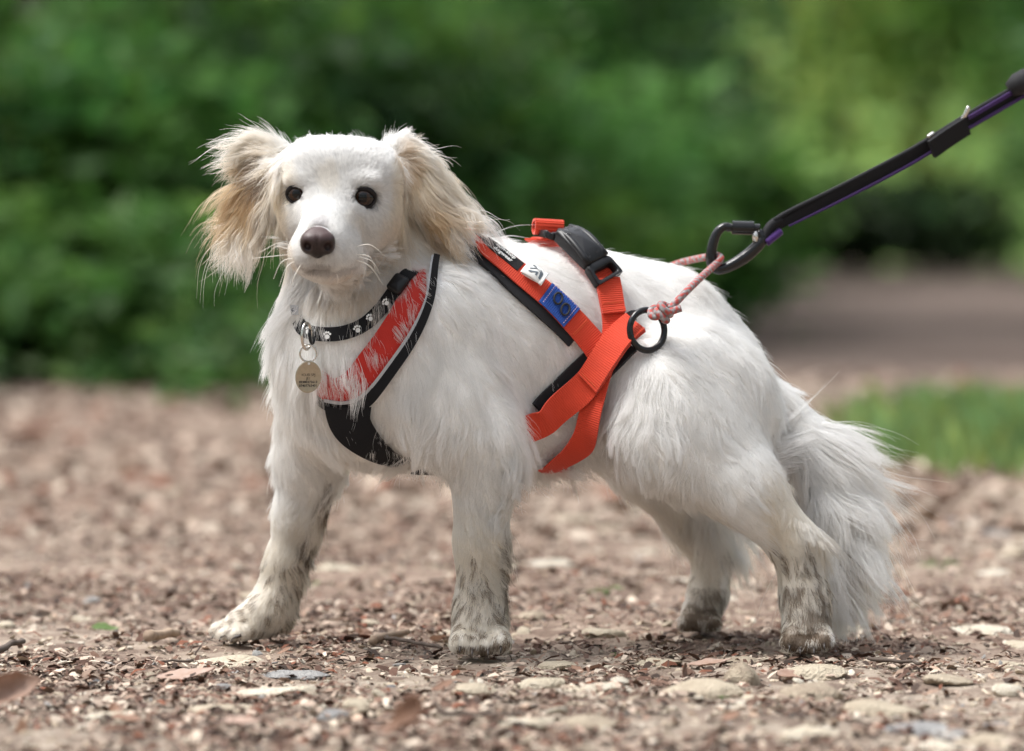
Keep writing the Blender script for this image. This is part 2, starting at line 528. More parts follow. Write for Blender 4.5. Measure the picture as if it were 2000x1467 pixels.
for c, r, ex, ey in EYES:
    look = np.array([-.04, -1, .0]); look /= np.linalg.norm(look)
    a = np.degrees(np.arccos(np.clip(sV @ look, -1, 1)))
    col = np.repeat(np.array([[.035, .02, .012]]), len(sV), 0)
    iris = np.array([.038, .016, .007])
    col = np.where((a < 48)[:, None], iris * (1 - .75 * (a / 48)[:, None] ** 3), np.array([.006, .005, .004]))
    col = np.where((a < 25)[:, None], np.array([.002, .002, .002]), col)
    e = obj_np('eye', c + sV * r * .97, sF, eye_mat, dog, True, col)
    # lids: an almond rim round the ball
    t = np.linspace(0, 2 * np.pi, 48, endpoint=False)
    out = 1 if ex > 650 else -1
    ang_x = np.where(np.cos(t) * out > 0, 74, 80); ang_z = np.where(np.sin(t) > 0, 47, 58)
    ax_ = np.radians(ang_x) * np.cos(t); az_ = np.radians(ang_z) * np.sin(t) * np.abs(np.sin(t)) ** .25
    rr = np.sqrt(ax_ ** 2 + az_ ** 2); d = np.stack([np.sin(rr) * ax_ / rr, -np.cos(rr), np.sin(rr) * az_ / rr], 1)
    tilt = -.12 if ex > 650 else .1
    R = np.array([[math.cos(tilt), 0, -math.sin(tilt)], [0, 1, 0], [math.sin(tilt), 0, math.cos(tilt)]])
    V, F = tube(c + (d @ R.T) * r * 1.02, r * (.12 + .10 * np.clip(np.sin(t), 0, 1)), 10, closed=True)
    obj_np('eyelid', V, F, lid_mat, e)

# nose
nc = body.hit(620, 478); NY = nc[1] + .0055
ns = SDF((W(575, 0, NY)[0], NY - .03, W(0, 525, NY)[2]), (W(665, 0, NY)[0], NY + .03, W(0, 430, NY)[2]), .0007)
def NS(x, y, dy, r, k=.006, sub=False, sx=1, sz=1, sy=1):
    s = K * (D0 + NY) / D0
    ns.ellipsoid(W(x, y, NY + dy), np.array([r * sx, r * sy, r * sz]) * s, None, k, sub)
NS(620, 470, -.002, 26, sx=1.12, sz=.8); NS(604, 471, -.004, 17, sx=.9, sz=.95); NS(637, 471, -.004, 17, sx=.95, sz=.95); NS(620, 487, -.004, 15, sz=1.2); NS(620, 455, .004, 20, sz=.6)
NS(600, 483, -.001, 11, sx=.9); NS(641, 484, -.001, 11, sx=.9)
NS(599, 482, -.0135, 8.5, .002, True, sz=1.1, sy=2.0); NS(641, 483, -.0135, 8.8, .002, True, sz=1.1, sy=2.0)
NS(594, 486, -.010, 4, .002, True, sx=1.6); NS(648, 487, -.010, 4, .002, True, sx=1.6)
NS(620, 486, -.0145, 3, .003, True, sx=.35, sz=4.5)
nV, nF = ns.mesh()
npx, npy = PX(nV)
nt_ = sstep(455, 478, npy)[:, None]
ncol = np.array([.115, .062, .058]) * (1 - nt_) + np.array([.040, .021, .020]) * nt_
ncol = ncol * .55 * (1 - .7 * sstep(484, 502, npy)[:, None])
nose_mat = attr_mat('nose', .42, .45, 0, 1400, .35, .0006, .15, 900)
obj_np('nose', nV, nF, nose_mat, dog, True, ncol)

# claws
claw_mat = plain('claw', (.05, .04, .035), .4)
for x, y, Y in ((898, 1268, -.104), (922, 1275, -.108), (953, 1275, -.108), (978, 1268, -.104), (418, 1240, .046), (432, 1245, .03), (455, 1247, .016), (1542, 1264, -.082), (1563, 1272, -.084), (1590, 1272, -.084), (1610, 1262, -.082)):
    p = W(x, y, Y); q = p + np.array([0, -.001, -.004]); o_ = p + np.array([0, .008, .003])
    if x < 600: q = p + np.array([-.002, -.001, -.004]); o_ = p + np.array([.008, 0, .003])
    V, F = tube(catmull([o_, p, q], 7), np.linspace(.0019, .0005, 7), 8)
    obj_np('claw', V, F, claw_mat, dog)
# ------------------------------------------------------------------ ground
def gh(x, y):
    p = np.stack([x, y, np.zeros_like(x)], -1)
    near = np.exp(-((y - .2) / 2.2) ** 2)
    return (.0045 * noise3(p, 2.2, 21) + .0022 * noise3(p, 9, 22) + .0012 * noise3(p, 28, 23)) * near - .004
def axis_pts(lo, hi, step, out_lo, out_hi, grow=1.22):
    a = list(np.arange(lo, hi + 1e-6, step)); s = step; p = a[-1]
    while p < out_hi: s *= grow; p += s; a.append(p)
    s = step; p = a[0]
    while p > out_lo: s *= grow; p -= s; a.insert(0, p)
    return np.array(a)
gx = axis_pts(-1.0, 1.0, .011, -140, 140); gy = axis_pts(-1.15, 1.6, .011, -60, 200)
X, Yg = np.meshgrid(gx, gy, indexing='ij'); Zg = gh(X, Yg)
nx, ny = X.shape; i = np.arange(nx * ny).reshape(nx, ny)
F = np.stack([i[:-1, :-1], i[1:, :-1], i[1:, 1:], i[:-1, 1:]], -1).reshape(-1, 4)
gm, nt, b = nodes('woodland_path')
tc = nt.nodes.new('ShaderNodeTexCoord')
def nz(scale, detail=6, rough=.6):
    n = nt.nodes.new('ShaderNodeTexNoise'); n.inputs['Scale'].default_value = scale; n.inputs['Detail'].default_value = detail; n.inputs['Roughness'].default_value = rough
    nt.links.new(tc.outputs['Object'], n.inputs['Vector']); return n
def ramp(src, stops):
    r = nt.nodes.new('ShaderNodeValToRGB'); nt.links.new(src, r.inputs[0])
    while len(r.color_ramp.elements) < len(stops): r.color_ramp.elements.new(.5)
    for e, (p, c) in zip(r.color_ramp.elements, stops): e.position = p; e.color = (*c, 1)
    return r
def mixc(f, a, bb, mode='MIX'):
    m = nt.nodes.new('ShaderNodeMix'); m.data_type = 'RGBA'; m.blend_type = mode
    if isinstance(f, float): m.inputs['Factor'].default_value = f
    else: nt.links.new(f, m.inputs['Factor'])
    nt.links.new(a, m.inputs['A']); nt.links.new(bb, m.inputs['B']); return m.outputs['Result']
soil = ramp(nz(90, 8, .7).outputs['Fac'], [(.3, (.11, .075, .056)), (.5, (.27, .205, .162)), (.68, (.48, .40, .32))])
patchy = ramp(nz(3.2, 5).outputs['Fac'], [(.38, (.16, .112, .088)), (.52, (.32, .252, .20)), (.66, (.53, .455, .37))])
c1 = mixc(.5, soil.outputs[0], patchy.outputs[0])
vo = nt.nodes.new('ShaderNodeTexVoronoi'); vo.inputs['Scale'].default_value = 42; nt.links.new(tc.outputs['Object'], vo.inputs['Vector'])
vc = ramp(vo.outputs['Color'], [(.2, (.15, .10, .075)), (.5, (.36, .285, .225)), (.8, (.62, .54, .435))])
c2 = mixc(.45, c1, vc.outputs[0])
big = ramp(nz(.45, 4).outputs['Fac'], [(.4, (.80, .72, .70)), (.6, (1, 1, 1))])
c3 = mixc(1.0, c2, big.outputs[0], 'MULTIPLY')
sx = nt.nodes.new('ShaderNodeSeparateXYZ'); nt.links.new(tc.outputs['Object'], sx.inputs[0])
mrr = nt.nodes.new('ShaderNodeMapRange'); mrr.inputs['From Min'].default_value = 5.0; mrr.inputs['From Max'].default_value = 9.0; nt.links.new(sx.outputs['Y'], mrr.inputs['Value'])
far_shade = ramp(nz(1.1, 5).outputs['Fac'], [(.35, (.065, .045, .036)), (.65, (.15, .112, .095))])      # tree shade farther on, painted into the path colour as darker brown
c3 = mixc(mrr.outputs[0], c3, far_shade.outputs[0])
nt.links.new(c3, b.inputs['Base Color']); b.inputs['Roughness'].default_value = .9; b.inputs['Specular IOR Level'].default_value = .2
bn = nt.nodes.new('ShaderNodeBump'); bn.inputs['Distance'].default_value = .006; bn.inputs['Strength'].default_value = 1.0
nt.links.new(nz(140, 10, .7).outputs['Fac'], bn.inputs['Height']); nt.links.new(bn.outputs['Normal'], b.inputs['Normal'])
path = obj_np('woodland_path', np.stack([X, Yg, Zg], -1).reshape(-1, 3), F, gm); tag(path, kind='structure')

# ------------------------------------------------------------------ stones
import bmesh
def rock(seed, sub=3, planes=9, flat=.55):
    bm = bmesh.new(); bmesh.ops.create_icosphere(bm, subdivisions=sub, radius=1)
    V = np.array([v.co[:] for v in bm.verts]); F = np.array([[v.index for v in f.verts] for f in bm.faces]); bm.free()
    r = np.random.default_rng(seed)
    d = np.ones(len(V)); 
    for _ in range(planes):
        n = r.normal(size=3); n /= np.linalg.norm(n); h = r.uniform(.62, .95)
        q = V @ n; d = np.where(q > 1e-3, np.minimum(d, .04 + h / np.maximum(q, 1e-3)), d)
    V = V * np.minimum(d, 1.15)[:, None]
    V = V * (1 + .06 * noise3(V, .9, seed + 50) + .03 * noise3(V, 3, seed + 51) + .015 * noise3(V, 7, seed + 52))[:, None]
    V[:, 0] *= r.uniform(.9, 1.25); V[:, 2] *= flat
    return V, F
def stone_mat(name, stops, bump=.5):
    m, nt_, b_ = nodes(name)
    oi = nt_.nodes.new('ShaderNodeObjectInfo'); tc_ = nt_.nodes.new('ShaderNodeTexCoord')
    n1 = nt_.nodes.new('ShaderNodeTexNoise'); n1.inputs['Scale'].default_value = 2.2; n1.inputs['Detail'].default_value = 8; n1.inputs['Roughness'].default_value = .65; nt_.links.new(tc_.outputs['Object'], n1.inputs['Vector'])
    ad = nt_.nodes.new('ShaderNodeMath'); ad.operation = 'MULTIPLY_ADD'; ad.inputs[1].default_value = .45
    nt_.links.new(oi.outputs['Random'], ad.inputs[0]); 
    sb_ = nt_.nodes.new('ShaderNodeMath'); sb_.operation = 'MULTIPLY'; sb_.inputs[1].default_value = .62; nt_.links.new(n1.outputs['Fac'], sb_.inputs[0]); nt_.links.new(sb_.outputs[0], ad.inputs[2])
    r = nt_.nodes.new('ShaderNodeValToRGB'); nt_.links.new(ad.outputs[0], r.inputs[0])
    while len(r.color_ramp.elements) < len(stops): r.color_ramp.elements.new(.5)
    for e, (p, c) in zip(r.color_ramp.elements, stops): e.position = p; e.color = (*c, 1)
    nt_.links.new(r.outputs[0], b_.inputs['Base Color']); b_.inputs['Roughness'].default_value = .85; b_.inputs['Specular IOR Level'].default_value = .25
    n2 = nt_.nodes.new('ShaderNodeTexNoise'); n2.inputs['Scale'].default_value = 9; n2.inputs['Detail'].default_value = 9; nt_.links.new(tc_.outputs['Object'], n2.inputs['Vector'])
    bn_ = nt_.nodes.new('ShaderNodeBump'); bn_.inputs['Strength'].default_value = bump; bn_.inputs['Distance'].default_value = .08
    nt_.links.new(n2.outputs['Fac'], bn_.inputs['Height']); nt_.links.new(bn_.outputs['Normal'], b_.inputs['Normal'])
    return m
PALE = stone_mat('pale_limestone', [(.22, (.26, .20, .15)), (.42, (.43, .36, .27)), (.6, (.53, .46, .35)), (.8, (.62, .57, .48))])
GREYS = stone_mat('grey_flint', [(.25, (.13, .13, .135)), (.5, (.26, .255, .25)), (.75, (.42, .41, .39))])
rocks = [mesh_np('stone', *rock(100 + k, 3, 10, .5), smooth=True) for k in range(10)]
lump = mesh_np('stone', *rock(317, 3, 13, .72), smooth=True)
slabs = [mesh_np('stone', *rock(200 + k, 3, 8, .26), smooth=True) for k in range(6)]
for me in rocks + slabs + [lump]:
    try: me.set_sharp_from_angle(angle=math.radians(38))
    except Exception: pass
rocksg = [m.copy() for m in rocks[:4]]; slabsg = [m.copy() for m in slabs[:2]]
for me in rocks + slabs + [lump]: me.materials.append(PALE)
for me in rocksg + slabsg: me.materials.append(GREYS)
def put(name, me, x, y, r, rz=None, z=0.0, tilt=.12, sz=1.0):
    o = bpy.data.objects.new(name, me); COL.objects.link(o)
    o.location = (x, y, float(gh(np.array(x), np.array(y))) + z); o.scale = (r, r, r * sz)
    o.rotation_euler = (rng.normal() * tilt, rng.normal() * tilt, rng.uniform(0, 6.28) if rz is None else rz)
    return o
TAKEN = []
def at_px(px_, py_):
    Yq = ground_Y(py_); p = W(px_, py_, Yq); return p[0], p[1]
special = [   # photo x, y of the foot, width px, mesh, flatness, sunk, label
 (1450, 1332, 74, lump, 1.0, .9, 'angular pale limestone lump standing proud in front of the hind paws'),
 (578, 1318, 130, slabsg[0], .7, -.1, 'flat blue-grey stone slab set in the path between the front paws'),
 (503, 1276, 24, rocksg[1], 1.1, .3, 'small round grey pebble just below the outstretched front paw'),
 (648, 1398, 66, rocksg[2], .7, .2, 'grey flint stone near the bottom edge, left of the curled brown leaf'),
 (698, 1380, 50, rocks[3], .9, .25, 'small cream rounded stone touching the grey flint'),
 (540, 1350, 190, slabs[1], .55, -.1, 'long flat cream slab of limestone below the blue-grey slab'),
 (1580, 1365, 140, slabs[2], 1.1, .0, 'broad flat limestone slab right of the angular lump'),
 (1370, 1362, 150, slabs[3], 1.0, .0, 'broad cracked limestone slab left of the angular lump'),
 (1590, 1318, 130, slabs[4], .9, .0, 'flat limestone slab directly behind the angular lump'),
 (1210, 1338, 46, rocks[5], .8, .15, 'little pale limestone knob beside the slabs'),
 (1050, 1345, 110, slabs[5], .9, .0, 'pale limestone slab with leaf bits on it below the near front paw'),
 (1085, 1298, 76, slabs[0], 1.0, .1, 'low limestone hump just right of the near front paw'),
 (930, 1355, 95, rocks[6], .55, .1, 'low cream limestone hump below the near front paw'),
 (1968, 1352, 70, rocks[7], .9, .3, 'ochre limestone rock at the right edge of the path'),
 (1180, 1245, 90, slabs[1], .9, .1, 'pale limestone slab on the path between front and hind legs'),
 (440, 1290, 150, slabs[2], .45, -.1, 'pinkish cream bare stone under the outstretched front paw'),
 (180, 1172, 30, rocksg[3], 1.0, .3, 'grey pebble on the left of the path behind the twig stub'),
 (186, 1332, 22, rocksg[0], 1.1, .3, 'small dark grey pebble near the left-hand curled leaf'),
 (10, 1222, 40, rocks[8], .9, .3, 'cream rounded stone at the left edge of the path'),
 (1035, 1218, 60, slabs[4], 1.1, .2, 'smooth pale flat stone just behind the near front paw'),
 (1580, 1440, 120, slabs[5], 1.0, .0, 'pale flat stone at the bottom edge right of centre'),
 (1150, 1420, 110, slabs[3], .9, .0, 'pale stone hump near the bottom edge below the dog\'s belly'),
 (1850, 1335, 100, slabs[0], .8, .0, 'low pale slab left of the ochre rock'),
 (1720, 1400, 150, slabs[4], .8, .0, 'wide pale slab in the lower right of the path'),
]
for (x, y, wpx, me, sz, sunk, lab_) in special:
    xx, yy = at_px(x, y - 6); r = wpx * .5 * K * (D0 + yy) / D0
    o = put('stone', me, xx, yy, r, z=r * (.26 * sunk + .06), tilt=.06, sz=sz * 1.35); tag(o, lab_, 'stone', 'stones in the path surface'); TAKEN.append((xx, yy, r))
PAWS = [(W(936, 1280, -.07)[:2], .055), (W(480, 1240, .045)[:2], .055), (W(1576, 1265, -.05)[:2], .055), (W(1370, 1215, .13)[:2], .045)]
def free(x, y, r):
    for (c, rr) in PAWS:
        if (x - c[0]) ** 2 + (y - c[1]) ** 2 < (rr + r) ** 2: return False
    return all((x - a) ** 2 + (y - b2) ** 2 > (.8 * (r + q)) ** 2 for a, b2, q in TAKEN)
cnt = 0
while cnt < 225:
    D = 2.75 + (rng.random() ** 1.35) * 3.6; hw = .5 * D / D0 + .05; x = rng.uniform(-hw, hw); y = D - D0
    right = .35 + .65 * sstep(-.3, .35, x)
    if rng.random() > right: continue
    big_ = rng.random(); r = .005 + .022 * big_ ** 3.2
    if not free(x, y, r): continue
    TAKEN.append((x, y, r)); cnt += 1
    grey = rng.random() < .13
    if r > .011: o = put('stone', slabs[cnt % 6] if not grey else slabsg[cnt % 2], x, y, r * 1.25, z=-.0005, tilt=.07, sz=rng.uniform(.7, 1.1)); l_ = 'flat pale limestone piece half buried in the path among leaf bits'
    else: o = put('stone', rocks[cnt % 10] if not grey else rocksg[cnt % 4], x, y, r, z=r * .1, tilt=.3, sz=rng.uniform(.7, 1.1)); l_ = 'small pale limestone pebble lying loose on the path'
    if grey: l_ = 'small grey stone lying on the path among pale ones'
    tag(o, l_, 'stone', {'f': 'flat stones half buried in the path', 's': 'loose pebbles on the path'}[l_[0]] if not grey else 'grey stones on the path')
# gravel: countless crumbs of stone
def scatter(n, dmin, dmax, pw, extra=.12):
    D = dmin + rng.random(n) ** pw * (dmax - dmin); hw = .5 * D / D0 + extra
    return rng.uniform(-1, 1, n) * hw, D - D0
def merged(name, proto, X_, Y_, Z_, R_, cols, mat, tiltamp=.5, kind='stuff', flat=None):
    Vp, Fp = proto; n = len(X_); nv = len(Vp)
    a = rng.uniform(0, 2 * np.pi, n); tx = rng.normal(size=n) * tiltamp; ty = rng.normal(size=n) * tiltamp
    ca, sa = np.cos(a), np.sin(a)
    P = np.repeat(Vp[None], n, 0) if Vp.ndim == 2 else Vp
    P = P * (R_[:, None, None] if R_.ndim == 1 else R_[:, None, :])
    y1 = P[..., 1] * np.cos(tx)[:, None] - P[..., 2] * np.sin(tx)[:, None]; z1 = P[..., 1] * np.sin(tx)[:, None] + P[..., 2] * np.cos(tx)[:, None]
    x2 = P[..., 0] * np.cos(ty)[:, None] + z1 * np.sin(ty)[:, None]; z2 = -P[..., 0] * np.sin(ty)[:, None] + z1 * np.cos(ty)[:, None]
    V = np.stack([x2 * ca[:, None] - y1 * sa[:, None] + X_[:, None], x2 * sa[:, None] + y1 * ca[:, None] + Y_[:, None], z2 + Z_[:, None]], -1).reshape(-1, 3)
    F_ = (Fp[None] + (np.arange(n) * nv)[:, None, None]).reshape(-1, Fp.shape[1])
    o = obj_np(name, V, F_, mat, None, True, np.repeat(cols, nv, 0)); tag(o, kind=kind); return o
gv_, gf_ = rock(7, 1, 12, .5)
n = 26000; x, y = scatter(n, 2.6, 7.5, 1.5)
r = .0009 + .0046 * rng.random(n) ** 3.0; R3 = np.stack([r * rng.uniform(.9, 1.7, n), r * rng.uniform(.6, 1.1, n), r * rng.uniform(.4, 1.0, n)], 1)
pal = np.array([[.52, .44, .34], [.44, .36, .27], [.58, .52, .43], [.36, .28, .22], [.27, .255, .24], [.48, .35, .26]])
cols = pal[rng.choice(6, n, p=[.28, .25, .17, .15, .06, .09])] * rng.uniform(.75, 1.12, (n, 1))
litter_mat = attr_mat('litter', .85, .25, 0, None, noisevar=.2, noisescale=260)
merged('gravel', (gv_, gf_), x, y, gh(x, y) + r * .15, R3, cols, litter_mat, .4).data.polygons.foreach_set('use_smooth', np.zeros(n * len(gf_), bool))
# leaf litter: bark chips, bud scales, bits of leaf
t3 = np.array([-1, 0, 1.0])
chip = np.array([[u * (1 - .25 * abs(v)), v * (1 - .35 * abs(u)), .22 * (1 - u * u) + .10 * v * v] for u in t3 for v in (-1, 1)], float)
cf = np.array([[0, 2, 3, 1], [2, 4, 5, 3]])
n = 150000; x, y = scatter(n, 2.5, 7.5, 1.6)
clump_ = noise3(np.stack([x, y, 0 * x], -1), 3.5, 31) + .6 * noise3(np.stack([x, y, 0 * x], -1), 11, 32)
keepm = rng.random(n) < np.clip(.58 + .55 * clump_ - .28 * sstep(-.1, .45, x), .10, 1)
x, y = x[keepm], y[keepm]; n = len(x)
ln_ = .0018 + .0100 * rng.random(n) ** 2.4; wd_ = ln_ * rng.uniform(.08, .45, n)
R_ = np.stack([ln_, wd_, ln_ * rng.uniform(.4, 1.4, n)], 1)
pal = np.array([[.105, .058, .042], [.165, .098, .070], [.060, .040, .031], [.26, .18, .135], [.40, .31, .245], [.17, .065, .037], [.54, .45, .36]])
cols = pal[rng.choice(7, n, p=[.22, .19, .15, .15, .13, .06, .10])] * rng.uniform(.7, 1.2, (n, 1))
merged('leaf_litter', (chip, cf), x, y, gh(x, y) + .0008 + .0014 * rng.random(n), R_, cols, litter_mat, .32)

n = 9000; x, y = scatter(n, 5.0, 11.5, 1.0, .4)                       # coarser pieces farther on, where only large ones tell
s2 = .006 + .020 * rng.random(n) ** 2.2; R3 = np.stack([s2, s2 * rng.uniform(.3, .9, n), s2 * rng.uniform(.15, .6, n)], 1)
cl2 = noise3(np.stack([x, y * .5, 0 * x], -1), .9, 35)
cols = np.where((rng.random(n) < .5 + .35 * cl2)[:, None], pal[rng.choice([0, 1, 3, 3, 5], n)], pal[rng.choice([3, 4, 4, 6], n)]) * rng.uniform(.75, 1.2, (n, 1))
merged('leaf_litter', (chip, cf), x, y, gh(x, y) + .003, R3, cols, litter_mat, .4)

# ------------------------------------------------------------------ dead leaves, twigs, seedlings
def leaf_mesh(seed, L=1.0, curl=.6, roll=.5, lobes=0, m=14, k=9):
    r = np.random.default_rng(seed)
    u = np.linspace(0, 1, m); w_ = .34 * np.sin(np.pi * u ** .85) ** .8 * (1 - .25 * u)
    w_ = w_ * (1 + .07 * r.normal(size=m) + (lobes * .25 * np.abs(np.sin(u * 10)) if lobes else 0))
    v = np.linspace(-1, 1, k); UU, VV = np.meshgrid(u, v, indexing='ij')
    x_ = UU * L; wy = VV * w_[:, None] * L
    rad = .34 / max(roll, 1e-3); th_ = wy / L / rad
    y_ = np.sin(th_) * rad * L; z_ = (1 - np.cos(th_)) * rad * L
    z_ = z_ + curl * L * .5 * (UU - .4) ** 2 + .025 * L * noise3(np.stack([x_ / L, y_ / L, 0 * x_], -1), 1.6, seed) + .012 * L * np.abs(np.sin(UU * 16 + np.abs(VV) * 3))
    V = np.stack([x_ - .5 * L, y_, z_], -1).reshape(-1, 3); i_ = np.arange(m * k).reshape(m, k)
    return V, np.stack([i_[:-1, :-1], i_[1:, :-1], i_[1:, 1:], i_[:-1, 1:]], -1).reshape(-1, 4)
def leafy_mat(name, stops, transl=.25):
    m, nt_, b_ = nodes(name)
    tc_ = nt_.nodes.new('ShaderNodeTexCoord'); oi = nt_.nodes.new('ShaderNodeObjectInfo')
    n1 = nt_.nodes.new('ShaderNodeTexNoise'); n1.inputs['Scale'].default_value = 90; n1.inputs['Detail'].default_value = 8; nt_.links.new(tc_.outputs['Object'], n1.inputs['Vector'])
    ma = nt_.nodes.new('ShaderNodeMath'); ma.operation = 'MULTIPLY_ADD'; ma.inputs[1].default_value = .5; nt_.links.new(oi.outputs['Random'], ma.inputs[0])
    mb_ = nt_.nodes.new('ShaderNodeMath'); mb_.operation = 'MULTIPLY'; mb_.inputs[1].default_value = .5; nt_.links.new(n1.outputs['Fac'], mb_.inputs[0]); nt_.links.new(mb_.outputs[0], ma.inputs[2])
    r = nt_.nodes.new('ShaderNodeValToRGB'); nt_.links.new(ma.outputs[0], r.inputs[0])
    while len(r.color_ramp.elements) < len(stops): r.color_ramp.elements.new(.5)
    for e, (p, c) in zip(r.color_ramp.elements, stops): e.position = p; e.color = (*c, 1)
    nt_.links.new(r.outputs[0], b_.inputs['Base Color']); b_.inputs['Roughness'].default_value = .65
    tr_ = nt_.nodes.new('ShaderNodeBsdfTranslucent'); nt_.links.new(r.outputs[0], tr_.inputs['Color'])
    ms_ = nt_.nodes.new('ShaderNodeMixShader'); ms_.inputs[0].default_value = transl; nt_.links.new(b_.outputs[0], ms_.inputs[1]); nt_.links.new(tr_.outputs[0], ms_.inputs[2])
    nt_.links.new(ms_.outputs[0], nt_.nodes['Material Output'].inputs['Surface'])
    bn_ = nt_.nodes.new('ShaderNodeBump'); bn_.inputs['Strength'].default_value = .4; bn_.inputs['Distance'].default_value = .001
    nt_.links.new(n1.outputs['Fac'], bn_.inputs['Height']); nt_.links.new(bn_.outputs['Normal'], b_.inputs['Normal'])
    return m
DEAD = leafy_mat('dead_leaf', [(.2, (.16, .085, .055)), (.45, (.30, .17, .11)), (.65, (.42, .27, .20)), (.85, (.52, .39, .32))])
GREENL = leafy_mat('green_leaf', [(.2, (.07, .13, .03)), (.8, (.16, .25, .07))])
def leaf_at(px_, py_, wpx, seed, label, rz, tilt=(0, 0), curl=.6, roll=.5, mat=None, up=.0, lobes=0):
    xx, yy = at_px(px_, py_); L = wpx * K * (D0 + yy) / D0
    V, F_ = leaf_mesh(seed, L, curl, roll, lobes); o = obj_np('dead_leaf' if mat is None else 'green_leaf', V, F_, mat or DEAD)
    o.location = (xx, yy, float(gh(np.array(xx), np.array(yy))) + .004 + up); o.rotation_euler = (tilt[0], tilt[1], rz)
    so_ = o.modifiers.new('thick', 'SOLIDIFY'); so_.thickness = .0004
    tag(o, label, 'leaf', 'fallen leaves on the path'); return o
leaf_at(10, 1376, 140, 3, 'curled brown dead leaf standing up at the lower left edge', .4, (1.15, -.2), .8, 1.7, up=.014)
leaf_at(800, 1470, 150, 5, 'big curled brown dead leaf at the bottom edge', 2.2, (-1.0, .5), 1.0, 1.5, up=.022)
leaf_at(362, 1318, 120, 7, 'pinkish flat dead leaf lying below the outstretched front paw', .3, (.1, -.1), .4, .5)
leaf_at(205, 1216, 56, 9, 'pale green fallen leaf on the left of the path', .3, (.3, .1), .5, .8, GREENL)
leaf_at(1386, 1300, 90, 11, 'thin orange-brown dead leaf touching the angular stone lump', .1, (.05, -.1), .3, .5)
leaf_at(1545, 1318, 70, 13, 'dark brown dead leaf lying right of the angular stone lump', .6, (.3, .1), .6, .8)
leaf_at(470, 1412, 90, 15, 'pale pinkish dead leaf near the bottom left', .2, (.1, -.05), .4, .4)
leaf_at(250, 1402, 70, 17, 'pale flat dead leaf right of the left-hand curled leaf', -.4, (.1, .1), .4, .5)
leaf_at(1335, 1318, 36, 19, 'small reddish leaf scrap standing upright left of the angular lump', 1.4, (1.2, -.6), .7, 1.0, up=.006)
lm = [mesh_np('dead_leaf', *leaf_mesh(40 + k, 1, rng.uniform(.3, 1), rng.uniform(.4, 1.2))) for k in range(8)]
for me in lm: me.materials.append(DEAD)
cnt = 0
while cnt < 110:
    D = 2.65 + rng.random() ** 1.4 * 3.4; hw = .5 * D / D0 + .05; x = rng.uniform(-hw, hw); y = D - D0; s = rng.uniform(.010, .026)
    if any((x - c[0]) ** 2 + (y - c[1]) ** 2 < (rr + .4 * s) ** 2 for c, rr in PAWS): continue
    o = bpy.data.objects.new('dead_leaf', lm[cnt % 8]); COL.objects.link(o); cnt += 1
    o.location = (x, y, float(gh(np.array(x), np.array(y))) + .003); o.scale = (s, s * rng.uniform(.6, 1.1), s); o.rotation_euler = (rng.normal() * .35, rng.normal() * .35, rng.uniform(0, 6.28))
    tag(o, 'small brown scrap of dead leaf on the path', 'leaf', 'small dead leaves on the path')
WOOD = plain('dead_wood', (.34, .25, .18), .85, var=.35, scale=120, bump=(.6, .0015)); BARK = plain('twig_bark', (.10, .075, .06), .9, var=.4, scale=90, bump=(.6, .002))
def twig_at(px_, py_, qx, qy, rpx, label, mat, lift=0):
    a_ = np.array([*at_px(px_, py_), .006 + lift]); c_ = np.array([*at_px(qx, qy), .006]); nseg = 10
    P = a_ + (c_ - a_) * np.linspace(0, 1, nseg)[:, None] + .002 * rng.normal(size=(nseg, 3)) * np.array([1, 1, .3])
    r_ = rpx * K; V, F_ = tube(P, np.linspace(r_, r_ * .75, nseg) * (1 + .06 * rng.normal(size=nseg)), 9); o = obj_np('twig', V, F_, mat)
    tag(o, label, 'twig', 'twigs on the path'); return o
twig_at(286, 1262, 350, 1246, 11, 'short thick pale twig stub lying left of the outstretched paw', WOOD, .004)
twig_at(-20, 1288, 46, 1262, 7, 'dark crooked twig at the left edge of the path', BARK)
twig_at(752, 1256, 862, 1278, 4, 'thin dark twig lying between the two front paws', BARK)
twig_at(728, 1262, 790, 1246, 9, 'stubby tan twig end just left of the near front paw', WOOD)
twig_at(1690, 1298, 1800, 1308, 4, 'thin dark twig on the right of the path beside the hind paw', BARK)
twig_at(860, 1404, 1010, 1412, 4, 'long thin grey twig near the bottom edge', BARK)
for _ in range(36):
    D = 2.7 + rng.random() ** 1.3 * 2.6; hw = .5 * D / D0; x = rng.uniform(-hw, hw); y = D - D0; a_ = rng.uniform(0, 3.14); l = rng.uniform(.012, .045)
    if any((x - c[0]) ** 2 + (y - c[1]) ** 2 < (rr + l) ** 2 for c, rr in PAWS): continue
    P = np.array([[x + math.cos(a_) * l * t_, y + math.sin(a_) * l * t_, float(gh(np.array(x), np.array(y))) + .003 + .001 * rng.normal()] for t_ in np.linspace(-.5, .5, 6)]); V, F_ = tube(P, rng.uniform(.0007, .0016), 6)
    tag(obj_np('twig', V, F_, BARK), 'thin dark broken twig among the leaf bits', 'twig', 'small twigs on the path')
